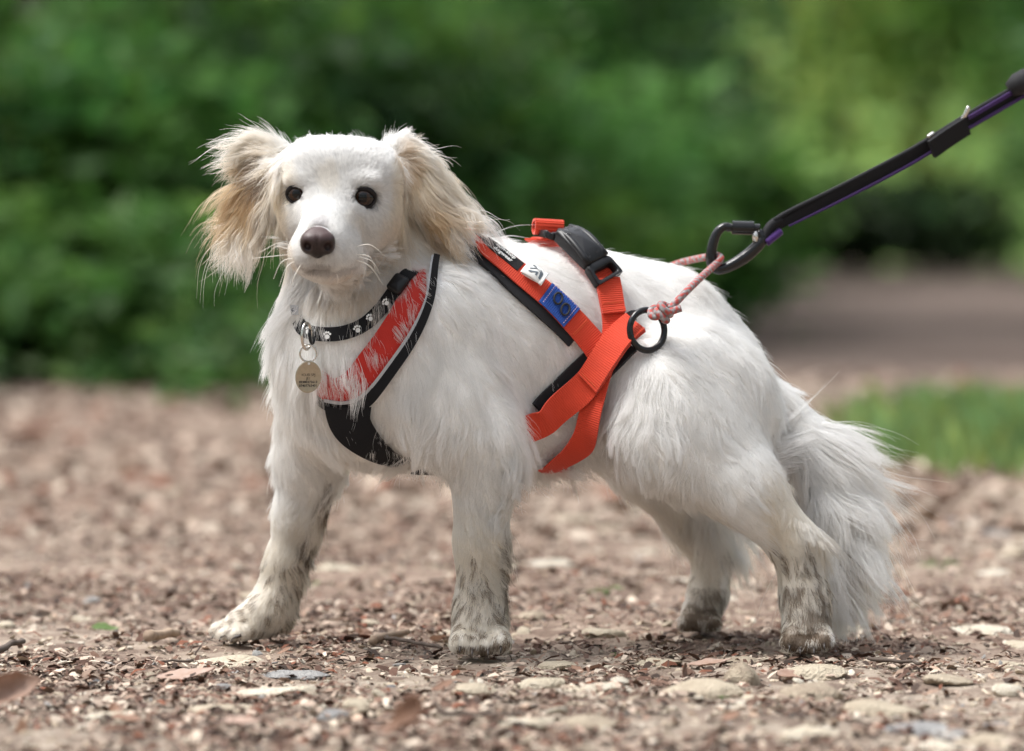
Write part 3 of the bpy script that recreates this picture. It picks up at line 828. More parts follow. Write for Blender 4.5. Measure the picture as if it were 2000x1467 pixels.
def seedling(px_, py_, hpx, n, label):
    xx, yy = at_px(px_, py_); h = hpx * K * (D0 + yy) / D0; g0 = float(gh(np.array(xx), np.array(yy)))
    r_ = empty('seedling', (xx, yy, g0)); tag(r_, label, 'plant', 'green sprouts on the path')
    for k in range(n):
        a_ = rng.uniform(0, 6.28); ln2 = h * rng.uniform(.6, 1.2); c_ = np.array([math.cos(a_), math.sin(a_), 0]); base = np.array([xx, yy, g0]); tip_ = base + c_ * ln2 * .5 + np.array([0, 0, h * rng.uniform(.35, .8)])
        V, F_ = tube(catmull([base, base + (tip_ - base) * .5 + np.array([0, 0, .002]), tip_], 6), .0005, 5); obj_np('stem', V, F_, GREENL, r_)
        V, F_ = leaf_mesh(int(rng.integers(1e6)), ln2, .5, .5, m=7, k=5); V = V + np.array([.5 * ln2, 0, 0]); ca, sa = math.cos(a_), math.sin(a_)
        V = np.stack([V[:, 0] * ca - V[:, 1] * sa, V[:, 0] * sa + V[:, 1] * ca, V[:, 2]], 1) + tip_; obj_np('leaf', V, F_, GREENL, r_)
seedling(1185, 1162, 26, 7, 'tiny bright green seedling on the path behind the near front leg')
seedling(1842, 1106, 30, 8, 'small green seedling on the right of the path behind the tail')
seedling(1205, 1276, 14, 4, 'minute green sprout between the stones under the belly')
seedling(605, 1142, 16, 4, 'minute green sprout behind the outstretched front leg')
seedling(1410, 1366, 10, 3, 'minute green sprout on the limestone slabs')

# ------------------------------------------------------------------ woodland behind
def foliage_mat(name, transl=.35):
    return attr_mat(name, .55, .35, .45, None, noisevar=.15, noisescale=1.5)
LEAFM = foliage_mat('foliage'); TRUNK = plain('tree_bark', (.085, .068, .052), .9, var=.4, scale=9, bump=(.8, .02))
rhomb = np.array([[-1, 0, 0], [0, -.42, .12], [1, 0, 0], [0, .42, .12]], float); rf = np.array([[0, 1, 2, 3]])
def leaves(name, P, size, cols, parent=None):
    n = len(P); a = rng.normal(size=(n, 3)); a[:, 2] *= .5; a /= np.linalg.norm(a, axis=1)[:, None]
    u = rng.normal(size=(n, 3)); u[:, 2] += 1.2; u -= a * (a * u).sum(1)[:, None]; u /= np.linalg.norm(u, axis=1)[:, None]; b3 = np.cross(u, a)
    s = (size * rng.uniform(.6, 1.3, n))[:, None]
    V = np.stack([P - a * s, P - b3 * s * .45 + u * s * .1, P + a * s, P + b3 * s * .45 + u * s * .1], 1).reshape(-1, 3)
    return obj_np(name, V, np.arange(4 * n).reshape(n, 4), LEAFM, parent, False, np.repeat(cols, 4, 0))
def cloud(c, R, n, nclump, spread=.2, hollow=.55):
    k = rng.normal(size=(nclump, 3)); k /= np.linalg.norm(k, axis=1)[:, None]; k *= rng.uniform(hollow, 1, (nclump, 1))
    i_ = rng.integers(nclump, size=n); q = k[i_] + rng.normal(size=(n, 3)) * spread
    return np.array(c) + q * np.array(R), i_
def greens(n, base, i_, nclump, var=.42):
    cv = rng.uniform(1 - var, 1 + var, nclump)[i_][:, None] * rng.uniform(.75, 1.25, (n, 1)); hue = rng.normal(size=(nclump, 1))[i_] * .12
    return np.clip(np.array(base) * cv * np.array([1, 1, 1]) * (1 + hue * np.array([1, 0, -1])), .004, .5)
def shrub(name, label, x, y, w_, h, base, n=3200, leaf=.05, cat='shrub', group='shrubs along the woodland edge'):
    r_ = empty(name, (x, y, 0)); tag(r_, label, cat, group)
    nc = 34; P, i_ = cloud((x, y, h * .54), (w_ * .5, w_ * .42, h * .5), n, nc, .2, .35); P[:, 2] = np.abs(P[:, 2] - .01) + .01
    leaves('foliage', P, leaf, greens(n, base, i_, nc), r_)
    for k in range(4):
        a_ = rng.uniform(0, 6.28); V, F_ = tube(catmull([(x, y, -.02), (x + .1 * w_ * math.cos(a_), y + .1 * w_ * math.sin(a_), h * .35), (x + .28 * w_ * math.cos(a_), y + .28 * w_ * math.sin(a_), h * .8)], 8), np.linspace(.016, .005, 8), 6)
        obj_np('stem', V, F_, TRUNK, r_)
def wx(px_, D): return (px_ - 1000) * K * D / D0
MIDG, DARKG, LIGHTG, YELG = (.080, .19, .038), (.036, .092, .021), (.15, .31, .07), (.38, .55, .10)  # YELG puts the far backlit glow into the leaf colour
row = [ # photo x, distance, width, height, colour, word
 (-420, 11.6, 1.5, 1.3, MIDG), (-130, 11.9, 1.3, .95, LIGHTG), (110, 12.3, 1.3, .85, MIDG), (330, 12.0, 1.2, 1.0, MIDG), (560, 12.6, 1.4, 1.05, DARKG), (800, 12.9, 1.4, 1.1, MIDG), (1010, 14.0, 1.4, 1.0, LIGHTG), (1200, 15.5, 1.5, .95, MIDG), (1170, 19, 1.7, 1.1, MIDG), (1215, 24, 1.9, 1.4, DARKG),
 (-500, 14.5, 2.2, 2.2, DARKG), (-120, 15, 2.2, 2.0, DARKG), (220, 15.2, 2.0, 1.9, MIDG), (520, 15.5, 2.2, 2.2, MIDG), (840, 16.5, 2.2, 2.2, MIDG), (1000, 18.5, 2.4, 2.1, DARKG), (1060, 23, 2.8, 2.6, DARKG), (1090, 30, 3.4, 3.0, MIDG),
 (-300, 20, 3.4, 3.6, DARKG), (100, 20, 3.2, 3.4, DARKG), (480, 21, 3.2, 3.5, MIDG), (850, 22, 3.4, 3.6, LIGHTG), (950, 26, 3.8, 4.0, DARKG), (940, 34, 5, 5, DARKG),
 (2360, 22, 2.4, 2.6, DARKG), (2560, 16, 2.2, 2.0, MIDG), (2290, 34, 3.0, 3.2, MIDG),
 (-40, 10.6, .7, .34, MIDG), (150, 10.9, .5, .25, LIGHTG), (330, 10.5, .55, .28, MIDG), (520, 11.0, .6, .36, DARKG), (60, 11.3, 1.0, .55, LIGHTG), (400, 11.4, .9, .45, LIGHTG), (700, 14.2, 1.5, 1.5, LIGHTG), (250, 13.6, 1.2, 1.3, LIGHTG), (-60, 13.2, .9, 1.2, LIGHTG)]
words_ = {MIDG: 'mid green', DARKG: 'dark green', LIGHTG: 'pale green'}
size_ = lambda h: 'low' if h < 1.2 else ('tall' if h < 2.7 else 'very tall')
ORD = ['leftmost', 'second from the left', 'third from the left', 'fourth from the left', 'fifth from the left', 'sixth from the left', 'seventh from the left', 'eighth from the left', 'ninth from the left', 'tenth from the left', 'eleventh from the left']
from collections import Counter
seen_k = Counter()
for (p_, D, w_, h, base) in sorted(row):
    k_ = f'{size_(h)} {words_[base]}'
    shrub('shrub', f'{k_} shrub behind the path, {ORD[seen_k[k_]]} of its kind', wx(p_, D), D - D0, w_, h, base, n=int(2600 + 500 * h), leaf=.045 + .0016 * D, group=f'{k_} shrubs behind the path'); seen_k[k_] += 1
# undergrowth at the foot of the shrubs, and grass on the verge
n = 9000; t_ = rng.random(n); pxs = np.interp(t_, [0, .75, 1], [-500, 1050, 1520]); Ds = np.interp(t_, [0, .55, .75, .9, 1], [10.9, 11.0, 12.2, 17, 30]) + rng.normal(size=n) * .4 - .5 * rng.random(n) ** 4 * 3 + .4 + .5 * np.sin(pxs * .011) + .3 * np.sin(pxs * .031)
P = np.stack([wx(pxs, Ds), Ds - D0, np.abs(rng.normal(size=n)) * .13 + .01], 1)
und = leaves('undergrowth', P, .038, greens(n, (.055, .13, .028), rng.integers(60, size=n), 60)); tag(und, kind='stuff')
def blades(name, X_, Y_, h, cols):
    n = len(X_); a = rng.uniform(0, 6.28, n); l = rng.uniform(.2, .8, n) * h; w_ = .003 + .05 * h
    dx, dy = np.cos(a), np.sin(a); z0 = np.zeros(n)
    V = np.stack([np.stack([X_ - dy * w_, Y_ + dx * w_, z0], 1), np.stack([X_ + dy * w_, Y_ - dx * w_, z0], 1),
                  np.stack([X_ + dx * l * .4 + dy * w_ * .7, Y_ + dy * l * .4 - dx * w_ * .7, h * .7], 1), np.stack([X_ + dx * l, Y_ + dy * l, h], 1)], 1).reshape(-1, 3)
    o = obj_np(name, V, np.arange(4 * n).reshape(n, 4), LEAFM, None, False, np.repeat(cols, 4, 0)); tag(o, kind='stuff'); return o
n = 6500; Dg = 7.5 + rng.normal(size=n) * .5; pg = rng.uniform(1610, 2600, n) + 60 * noise3(np.stack([Dg, Dg * 0, Dg * 0], 1), .6, 61)
ok = (np.abs(Dg - 7.5) < 1.5 - 1.4 * np.exp(-(pg - 1610) / 150)) & (rng.random(n) < (.25 + .75 * sstep(1620, 1850, pg)) * np.clip(.75 + .6 * noise3(np.stack([wx(pg, Dg), Dg, 0 * Dg], -1), 1.1, 77), .1, 1)); Dg, pg = Dg[ok], pg[ok]; n = len(Dg)
blades('grass', wx(pg, Dg), Dg - D0, rng.uniform(.025, .10, n), greens(n, (.17, .27, .09), rng.integers(40, size=n), 40, .3))
# trees: trunk, limbs, crown
def tree(x, y, H, cb, w_, base, label, n=4500, tr=.12, leaf=.11, lean=0.0, group='trees behind the path'):
    r_ = empty('tree', (x, y, 0)); tag(r_, label, 'tree', group)
    P = catmull([(x, y, -.1), (x + lean * .3, y, cb * .6), (x + lean * .7, y + .1, H * .6), (x + lean, y + .1, H * .9)], 14); V, F_ = tube(P, np.linspace(tr, tr * .3, 14), 10)
    tk = obj_np('trunk', V, F_, TRUNK, r_)
    for k in range(6):
        i_ = rng.integers(5, 12); a_ = rng.uniform(0, 6.28); q = P[i_] + np.array([math.cos(a_) * w_ * .35, math.sin(a_) * w_ * .35, H * .14])
        V, F_ = tube(catmull([P[i_], .5 * (P[i_] + q) + np.array([0, 0, .1]), q], 7), np.linspace(tr * .4, tr * .1, 7), 6); obj_np('limb', V, F_, TRUNK, tk)
    nc = 40; Q, i_ = cloud((x + lean * .7, y, (cb + H) * .5), (w_ * .5, w_ * .5, (H - cb) * .5), n, nc, .17, .3)
    leaves('crown', Q, leaf, greens(n, base, i_, nc), r_)
for (p_, D, H, cb, w_, base, lab_) in [
 (60, 13.4, 5.5, 2.2, 2.4, MIDG, 'slim tree with a pale stem at the left of the undergrowth'), (1110, 17.5, 6.5, 2.4, 3, MIDG, 'slim tree rising above the dog\'s back'),
 (1120, 44, 9, 2.0, 6, DARKG, 'dark tree where the path bends away'), (1640, 55, 11, 1.2, 8, YELG, 'bright yellow-green tree at the far end of the path'), (1800, 60, 12, 1.6, 8, YELG, 'tall tree with sunlit glow in its leaf colour above the far end of the path'),
 (1960, 52, 10, 1.6, 7, LIGHTG, 'pale green tree right of the far path'), (2150, 48, 10, 1.2, 7, MIDG, 'mid green tree beyond the right edge'), (830, 48, 10, 1, 8, DARKG, 'dark tree behind the shrubs'),
 (900, 40, 10, .6, 8, MIDG, 'broad tree behind the tall shrubs'), (450, 38, 10, .6, 8, DARKG, 'broad dark tree behind the tall shrubs'), (0, 36, 10, .6, 8, DARKG, 'dark tree at the far left')]:
    tree(wx(p_, D), D - D0, H, cb, w_, base, lab_, n=5200, leaf=.07 + .0022 * D, tr=.035 if D < 20 else .14)
# far shade under the trees, put in as extra dark bushes
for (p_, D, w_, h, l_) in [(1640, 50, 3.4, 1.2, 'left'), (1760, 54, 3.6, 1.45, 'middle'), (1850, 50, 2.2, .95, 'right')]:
    shrub('shrub', f'bush coloured dark to stand for shade where the path bends, {l_} one of three', wx(p_, D), D - D0, w_, h, (.030, .060, .018), 2600, .14, group='bushes darkened for shade at the far end of the path')
# wooded slope closing the view, its green brightened as if sunlit
a_ = np.linspace(-1.25, 1.25, 90); zz = np.array([0, .5, 1.0, 1.6, 2.2]); hz = np.array([-.3, 4, 9, 14, 18.0]); dz = np.array([0, 3, 9, 16, 26.0])
V = np.array([[(70 + dd) * math.sin(t2), -D0 + (70 + dd) * math.cos(t2), hh + .8 * math.sin(t2 * 31 + hh)] for t2 in a_ for hh, dd in zip(hz, dz)]); i_ = np.arange(90 * 5).reshape(90, 5)
hillm = plain('wooded_slope', (.15, .26, .06), .9, var=.55, scale=.8)
tag(obj_np('hills', V, np.stack([i_[:-1, :-1], i_[1:, :-1], i_[1:, 1:], i_[:-1, 1:]], -1).reshape(-1, 4), hillm), kind='structure')

# unseen wood all round behind the photographer, added to cut front light and reflections
n = 26000; az = rng.uniform(.42, 2 * math.pi - .42, n); rr_ = 8.5 + np.abs(rng.normal(size=n)) * 1.6; zz_ = rng.uniform(0, 6.2, n)
P = np.stack([rr_ * np.sin(az), -1.5 + rr_ * np.cos(az), zz_], 1); P[:, :2] += .5 * np.stack([noise3(P, .3, 71), noise3(P, .3, 72)], 1)
ok = ~((P[:, 1] > 2) & (np.abs(P[:, 0]) < 3.2)); P = P[ok]; n = len(P)
tag(leaves('unseen_woods', P, .17, greens(n, DARKG, rng.integers(80, size=n), 80)), kind='stuff')
# ------------------------------------------------------------------ webbing and plastic
def webbing(name, c, rib=5200, var=.12, rough=.75, sheen=.2):
    m, nt, b = nodes(name)
    uv = nt.nodes.new('ShaderNodeUVMap'); uv.uv_map = 'along'
    wv = nt.nodes.new('ShaderNodeTexWave'); wv.wave_type = 'BANDS'; wv.bands_direction = 'X'
    wv.inputs['Scale'].default_value = rib / 20; wv.inputs['Distortion'].default_value = 1.2; wv.inputs['Detail'].default_value = 1; wv.inputs['Detail Scale'].default_value = 3
    nt.links.new(uv.outputs[0], wv.inputs['Vector'])
    no = nt.nodes.new('ShaderNodeTexNoise'); no.inputs['Scale'].default_value = 70; no.inputs['Detail'].default_value = 8
    nt.links.new(uv.outputs[0], no.inputs['Vector'])
    mx = nt.nodes.new('ShaderNodeMix'); mx.data_type = 'RGBA'
    mx.inputs['A'].default_value = (*[x * (1 - var) for x in c], 1); mx.inputs['B'].default_value = (*[min(1, x * (1 + var)) for x in c], 1)
    nt.links.new(no.outputs['Fac'], mx.inputs['Factor'])
    nt.links.new(mx.outputs['Result'], b.inputs['Base Color'])
    ad = nt.nodes.new('ShaderNodeMath'); ad.operation = 'ADD'; nt.links.new(wv.outputs['Fac'], ad.inputs[0]); nt.links.new(no.outputs['Fac'], ad.inputs[1])
    bn = nt.nodes.new('ShaderNodeBump'); bn.inputs['Strength'].default_value = .8; bn.inputs['Distance'].default_value = .0005
    nt.links.new(ad.outputs[0], bn.inputs['Height']); nt.links.new(bn.outputs['Normal'], b.inputs['Normal'])
    b.inputs['Roughness'].default_value = rough; b.inputs['Sheen Weight'].default_value = sheen; b.inputs['Specular IOR Level'].default_value = .3
    return m
ORANGE = webbing('orange_webbing', (.62, .048, .016), rib=3000)
RED = webbing('red_panel_fabric', (.62, .032, .02), rib=6500)
BLACKW = webbing('black_webbing', (.008, .008, .010), rib=6000, sheen=0)
PURPLE = webbing('purple_webbing', (.045, .010, .115), rib=5000)
BLUE = webbing('blue_patch_fabric', (.015, .075, .36), rib=3000, var=.25)
PADDING = plain('black_padding', (.008, .008, .010), .8, bump=(.3, .001), scale=600)
GREYP = plain('grey_piping', (.42, .43, .45), .6, var=.15, scale=500)
PLASTIC = plain('black_plastic', (.009, .0095, .011), .36, spec=.32, bump=(.08, .0003), scale=900)
BLACKMETAL = plain('black_metal', (.007, .007, .008), .2, metal=.0, spec=.45)
STEEL = plain('steel', (.62, .60, .56), .22, metal=1)
WHITEC = plain('white_fabric', (.78, .78, .76), .8, bump=(.3, .0005), scale=900)
INK = plain('dark_ink', (.012, .014, .02), .7)
SLATE = plain('slate_print', (.10, .12, .14), .7)

_hits = []
def S3(p):
    """surface point for a photo pixel, or pass a 3-D point through"""
    return body.hit(*p) if len(p) == 2 else np.asarray(p, float)

class Strap:
    """a band laid on the dog: frame(s, v, h): s metres along, v metres across, h above the band"""
    def __init__(self, ctrl, width, off, thick, n=70, raw=False, relax=6, face=None, na=7):
        P = np.array([S3(p) for p in ctrl])
        off = np.interp(np.linspace(0, 1, n), np.linspace(0, 1, len(np.atleast_1d(off))), np.atleast_1d(off))
        P = catmull(P, n)
        if not raw:
            for _ in range(relax):
                P = body.snap(P, off, 4)
                P[1:-1] = .5 * P[1:-1] + .25 * (P[:-2] + P[2:])
            v = body.at(P); P = P + np.maximum(off - v, 0)[:, None] * body.grad(P, .006)
        T = np.gradient(P, axis=0); T /= np.linalg.norm(T, axis=1)[:, None]
        Nn = body.grad(P, .009) if face is None else np.broadcast_to(np.asarray(face, float), P.shape).copy()
        for _ in range(4): Nn[1:-1] = .5 * Nn[1:-1] + .25 * (Nn[:-2] + Nn[2:])
        B = np.cross(Nn, T); B /= np.linalg.norm(B, axis=1)[:, None] + 1e-9
        Nn = np.cross(T, B)
        self.width = np.broadcast_to(np.interp(np.linspace(0, 1, n), np.linspace(0, 1, len(np.atleast_1d(width))), np.atleast_1d(width)), (n,))
        vs = np.linspace(-.5, .5, na)
        G_ = P[:, None] + B[:, None] * (vs[None, :, None] * self.width[:, None, None])
        if not raw:
            d = body.at(G_); G_ = G_ - (np.clip(d - off[:, None], -.02, .007) * .85)[..., None] * body.grad(G_, .009)
            for _ in range(2): G_[1:-1] = .5 * G_[1:-1] + .25 * (G_[:-2] + G_[2:])
        self.G = G_; self.vs = vs; self.th = thick; self.n = n
        self.L = np.r_[0, np.cumsum(np.linalg.norm(np.diff(P, axis=0), axis=1))]
        gs = np.gradient(G_, axis=0); gv_ = np.gradient(G_, axis=1)
        NN = np.cross(gs, gv_); NN /= np.linalg.norm(NN, axis=2, keepdims=True) + 1e-9
        if (NN * Nn[:, None]).sum() < 0: NN = -NN
        self.N = NN
    def frame(self, s, v, h=0.0):
        s = np.atleast_1d(s); v = np.atleast_1d(v)
        i = np.interp(s, self.L, np.arange(self.n)); i0 = np.clip(i.astype(int), 0, self.n - 2); wi = (i - i0)[:, None]
        wd = np.interp(s, self.L, self.width)
        j = np.clip((v / wd + .5), -0.2, 1.2) * (len(self.vs) - 1); j0 = np.clip(j.astype(int), 0, len(self.vs) - 2); wj = (j - j0)[:, None]
        def lerp(A): return (A[i0, j0] * (1 - wi) + A[i0 + 1, j0] * wi) * (1 - wj) + (A[i0, j0 + 1] * (1 - wi) + A[i0 + 1, j0 + 1] * wi) * wj
        return lerp(self.G) + lerp(self.N) * (h + self.th if np.isscalar(h) else (np.asarray(h) + self.th)[:, None])
    def s_of(self, px, py):
        x, y = PX(self.G[:, len(self.vs) // 2]); return self.L[np.argmin((x - px) ** 2 + (y - py) ** 2)]
    def build(self, name, mat, parent, s0=None, s1=None, v0=None, v1=None, h=0.0, th=None, n=None, na=6, taper=0):
        s0 = 0 if s0 is None else s0; s1 = self.L[-1] if s1 is None else s1
        th = self.th if th is None else th
        n = n or max(4, int((s1 - s0) / .003)); ss = np.linspace(s0, s1, n)
        wd = np.interp(ss, self.L, self.width)
        a = -wd / 2 if v0 is None else np.full(n, v0); b_ = wd / 2 if v1 is None else np.full(n, v1)
        t = np.linspace(0, 1, na)
        S_ = np.repeat(ss[:, None], na, 1); V_ = a[:, None] + (b_ - a)[:, None] * t[None]
        top = self.frame(S_.ravel(), V_.ravel(), h - self.th + th).reshape(n, na, 3)
        bot = self.frame(S_.ravel(), V_.ravel(), h - self.th).reshape(n, na, 3)
        ring = np.concatenate([top, bot[:, ::-1]], 1); m = 2 * na
        V = ring.reshape(-1, 3)
        F = [[i * m + k, i * m + (k + 1) % m, (i + 1) * m + (k + 1) % m, (i + 1) * m + k] for i in range(n - 1) for k in range(m)]
        F.append(list(range(m))[::-1]); F.append(list(range((n - 1) * m, n * m)))
        o = obj_np(name, V, F, mat, parent)
        uvl = o.data.uv_layers.new(name='along')
        UV = np.stack([np.repeat(ss, m), np.tile(np.r_[t, t[::-1]], n) * .02], 1)
        li_ = np.zeros(len(o.data.loops), np.int32); o.data.loops.foreach_get('vertex_index', li_)
        uvl.data.foreach_set('uv', UV[li_].astype(np.float32).ravel())
        smooth_sharp(o, 50)
        return o
    def samples(self, h=.002):
        na = 14; t = np.linspace(-.5, .5, na); S_ = np.linspace(0, self.L[-1], int(self.L[-1] / .0015))
        S2 = np.repeat(S_, na); wd = np.interp(S2, self.L, self.width)
        return self.frame(S2, np.tile(t, len(S_)) * wd, h)

pressed = np.zeros(tuple(body.n), bool); rooted = np.zeros(tuple(body.n), bool)
def press(P, grid, reach=.014, up=.0):
    """mark the voxels between a band and the skin under it"""
    P = np.asarray(P); g = body.grad(P, .006)
    for h in np.arange(-reach, up + 1e-6, .0016):
        q = np.round((P + g * h - body.lo) / body.h).astype(int)
        q = q[((q >= 0) & (q < body.n)).all(1)]
        grid[tuple(q.T)] = True
def PRESS(q):
    i = np.round((q - body.lo) / body.h).astype(int); ok = ((i >= 0) & (i < body.n)).all(1); i = np.clip(i, 0, body.n - 1)
    return pressed[tuple(i.T)] & ok
def ROOTED(q):
    i = np.round((q - body.lo) / body.h).astype(int); i = np.clip(i, 0, body.n - 1)
    return rooted[tuple(i.T)]

def flat_text(txt, size, bold=True):
    cu = bpy.data.curves.new('lettering', 'FONT'); cu.body = txt; cu.size = size; cu.align_x = 'CENTER'; cu.align_y = 'CENTER'
    if bold: cu.offset = size * .018
    cu.resolution_u = 2
    o = bpy.data.objects.new('lettering', cu); COL.objects.link(o)
    dg = bpy.context.evaluated_depsgraph_get(); me = o.evaluated_get(dg).to_mesh()
    V = np.array([v.co[:] for v in me.vertices]).reshape(-1, 3); F = [list(p.vertices) for p in me.polygons]
    o.evaluated_get(dg).to_mesh_clear(); bpy.data.objects.remove(o); bpy.data.curves.remove(cu)
    return V, F

# ------------------------------------------------------------------ harness
har = empty('dog_harness', body.hit(1180, 690))
tag(har, 'orange webbing dog harness with black padding, buckle and blue patch', 'harness')
OFF = .0075
# chest: red V panel, grey piping, black binding
red = Strap([(806, 520), (806, 570), (796, 612), (766, 664), (726, 714), (690, 750), (650, 762), (606, 728), (570, 668)], [.024, .028, .032, .032, .028, .022, .02], [.000, .0015, .003, .0035, .0035, .002, -.003, -.007], .0015, 80)
red.build('chest_panel', RED, har)
edge = Strap([(850, 510), (848, 540), (839, 596), (806, 668), (756, 738), (714, 782), (676, 796), (636, 790), (590, 752), (556, 690)], [.006, .007, .009, .011, .009, .007], [.005, .0055, .006, .006, .006, .003, -.004, -.007], .0022, 90)
edge.build('edge_binding', BLACKW, har)
pipe = Strap([(843, 512), (841, 542), (832, 592), (798, 660), (746, 730), (704, 771), (672, 782), (636, 778)], .003, [.0055, .006, .0066, .0066, .0035], .0016, 90)
pipe.build('piping', GREYP, har)
lower = Strap([(680, 790), (684, 822), (712, 856), (760, 888), (815, 905)], [.045, .038, .028, .020, .018], [.0055, .0055, .005, .004, -.003], .0018, 40)
lower.build('breast_strap', BLACKW, har)
lx = lower.s_of(778, 893)
for k in range(2): lower.build('reflective_stripe', GREYP, har, lx - .002 + k * .008, lx + .0005 + k * .008, h=.0021, th=.0004)
# upper side strap over the shoulder
side_pts = [(905, 474), (955, 505), (1010, 545), (1062, 583), (1110, 626), (1150, 668), (1182, 706)]
top0 = body.snap(W(862, 452, .02)[None], OFF)[0]
side = Strap([top0] + side_pts, .0255, OFF + .0015, .0016, 90)
padp = [(890, 480), (942, 517), (998, 562), (1052, 606), (1098, 645), (1118, 664)]
pad = Strap([top0 + np.array([0, -.01, -.004])] + padp, [.013, .015, .017, .018], OFF - .0035, .0035, 80)
pad.build('shoulder_padding', PADDING, har)
pad2 = Strap([(1090, 548), (1122, 577), (1146, 603)], .006, OFF + .0005, .003, 30); pass
side.build('shoulder_strap', ORANGE, har)
sA, sB = side.s_of(905, 474), side.s_of(1004, 540)
sgn = 1 if side.frame(sB, .01)[0][2] > side.frame(sB, -.01)[0][2] else -1
vv = lambda a, b: dict(v0=min(a * sgn, b * sgn), v1=max(a * sgn, b * sgn))
brand = side.build('brand_tape', BLACKW, har, sA - .004, sB, h=.0018, th=.0007, **vv(-.001, .0118))
def letter_on(strap, txt, size, s, v, parent, mat, h=.0027, flip=1, bold=True, aspect=1.0):
    V, F = flat_text(txt, size, bold)
    return obj_np('lettering', strap.frame(s + V[:, 0] * flip * aspect, v + V[:, 1] * flip, h), F, mat, parent, False)
letter_on(side, 'non-stop', .0064, sB - .021, .0083 * sgn, brand, WHITEC, flip=sgn, h=.0028)
letter_on(side, 'dogwear', .0064, sB - .021, .0024 * sgn, brand, WHITEC, flip=sgn, h=.0028)
s_ = sA + .006
V = [(0, 0), (.012, 0), (.012, .0055), (0, .0055)]; V = np.array(V)
obj_np('logo', side.frame(s_ + V[:, 0], (.004 + V[:, 1]) * sgn, .0028), [[0, 1, 2, 3]], WHITEC, brand, False)
# folded white label
sL = side.s_of(1006, 540)
n = 18; t = np.linspace(0, 1, n)
prof_s = np.r_[sL + .023 * t, sL + .023 - .002 * np.sin(np.pi * t) * 0 - .021 * t]
prof_h = np.r_[.0035 + .004 * np.sin(t * 2.4) , (.0035 + .004 * math.sin(2.4)) * (1 - t) + .0018 - .004 * np.sin(np.pi * t) * .2]
V = np.vstack([side.frame(prof_s, np.full(2 * n, v * sgn), prof_h) for v in (-.0015, .006, .0135)])
m = 2 * n
F = [[r * m + i, r * m + i + 1, (r + 1) * m + i + 1, (r + 1) * m + i] for r in range(2) for i in range(m - 1)]
lab = obj_np('white_label', V, F, WHITEC, har); so = lab.modifiers.new('thick', 'SOLIDIFY'); so.thickness = .0005
def on_label(P2):                                           # P2 (u along .. v across) in 0..1
    s = sL + .023 * P2[:, 0]; h = .0035 + .004 * np.sin(P2[:, 0] * 2.4) + .0006
    return side.frame(s, (-.0015 + .015 * P2[:, 1]) * sgn, h)
for poly in ([(.22, .88), (.30, .96), (.72, .86), (.84, .74), (.84, .24), (.74, .24), (.70, .62), (.60, .76)],
             [(.22, .50), (.22, .62), (.44, .80), (.52, .80)], [(.24, .30), (.24, .40), (.62, .66), (.64, .30), (.56, .30), (.54, .50), (.40, .36), (.36, .30)]):
    P2 = np.array(poly); obj_np('logo', on_label(P2), [list(range(len(P2)))], SLATE, lab, False)
# blue patch with two dark rings and pale stitches
p0, p1 = side.s_of(1068, 575) - .003, side.s_of(1112, 617) + .002
patch = side.build('blue_patch', BLUE, har, p0, p1, h=.0018, th=.0012, v0=-.0128, v1=.0128)
for k, q in enumerate((.36, .70)):
    a = np.linspace(0, 2 * np.pi, 28, endpoint=False)
    P2 = np.stack([np.cos(a) * .0042, np.sin(a) * .0058], 1); ca, sa = math.cos(.25), math.sin(.25)
    P2 = P2 @ np.array([[ca, sa], [-sa, ca]])
    c3 = side.frame(p0 + (p1 - p0) * q + P2[:, 0], sgn * (.003 - .003 * k) + P2[:, 1], .0031)
    V, F = tube(c3, .00115, 6, closed=True); obj_np('printed_ring', V, F, INK, patch)
st = MB()
for s_e in (p0 + .0035, p1 - .0035):
    for v in np.linspace(-.0105, .0105, 9):
        V, F = tube(side.frame(np.array([s_e, s_e]), np.array([v - .0007, v + .0007]), .0032), .00035, 6); st.add(V, F)
for s in np.linspace(p0 + .004, p1 - .004, 10):
    V, F = tube(side.frame(np.array([s - .0007, s + .0007]), np.array([.0112, .0112]) * sgn, .0032), .0003, 6); st.add(V, F)
st.build('stitching', plain('pink_thread', (.62, .42, .50), .8), patch)
# girth strap with sewn loop
girth = Strap([(1176, 556), (1186, 600), (1193, 650), (1192, 705), (1184, 758), (1160, 816), (1112, 868), (1066, 893)], [.026, .024, .0235, .0235, .025, .026, .022], OFF + .004, .0016, 90)
girth.build('girth_strap', ORANGE, har)
sG = girth.s_of(1191, 612)
girth.build('strap_loop', ORANGE, har, 0, sG, h=.0026, th=.0016)
girth.build('strap_loop', ORANGE, har, sG - .004, sG + .0005, h=.0042, th=.001)
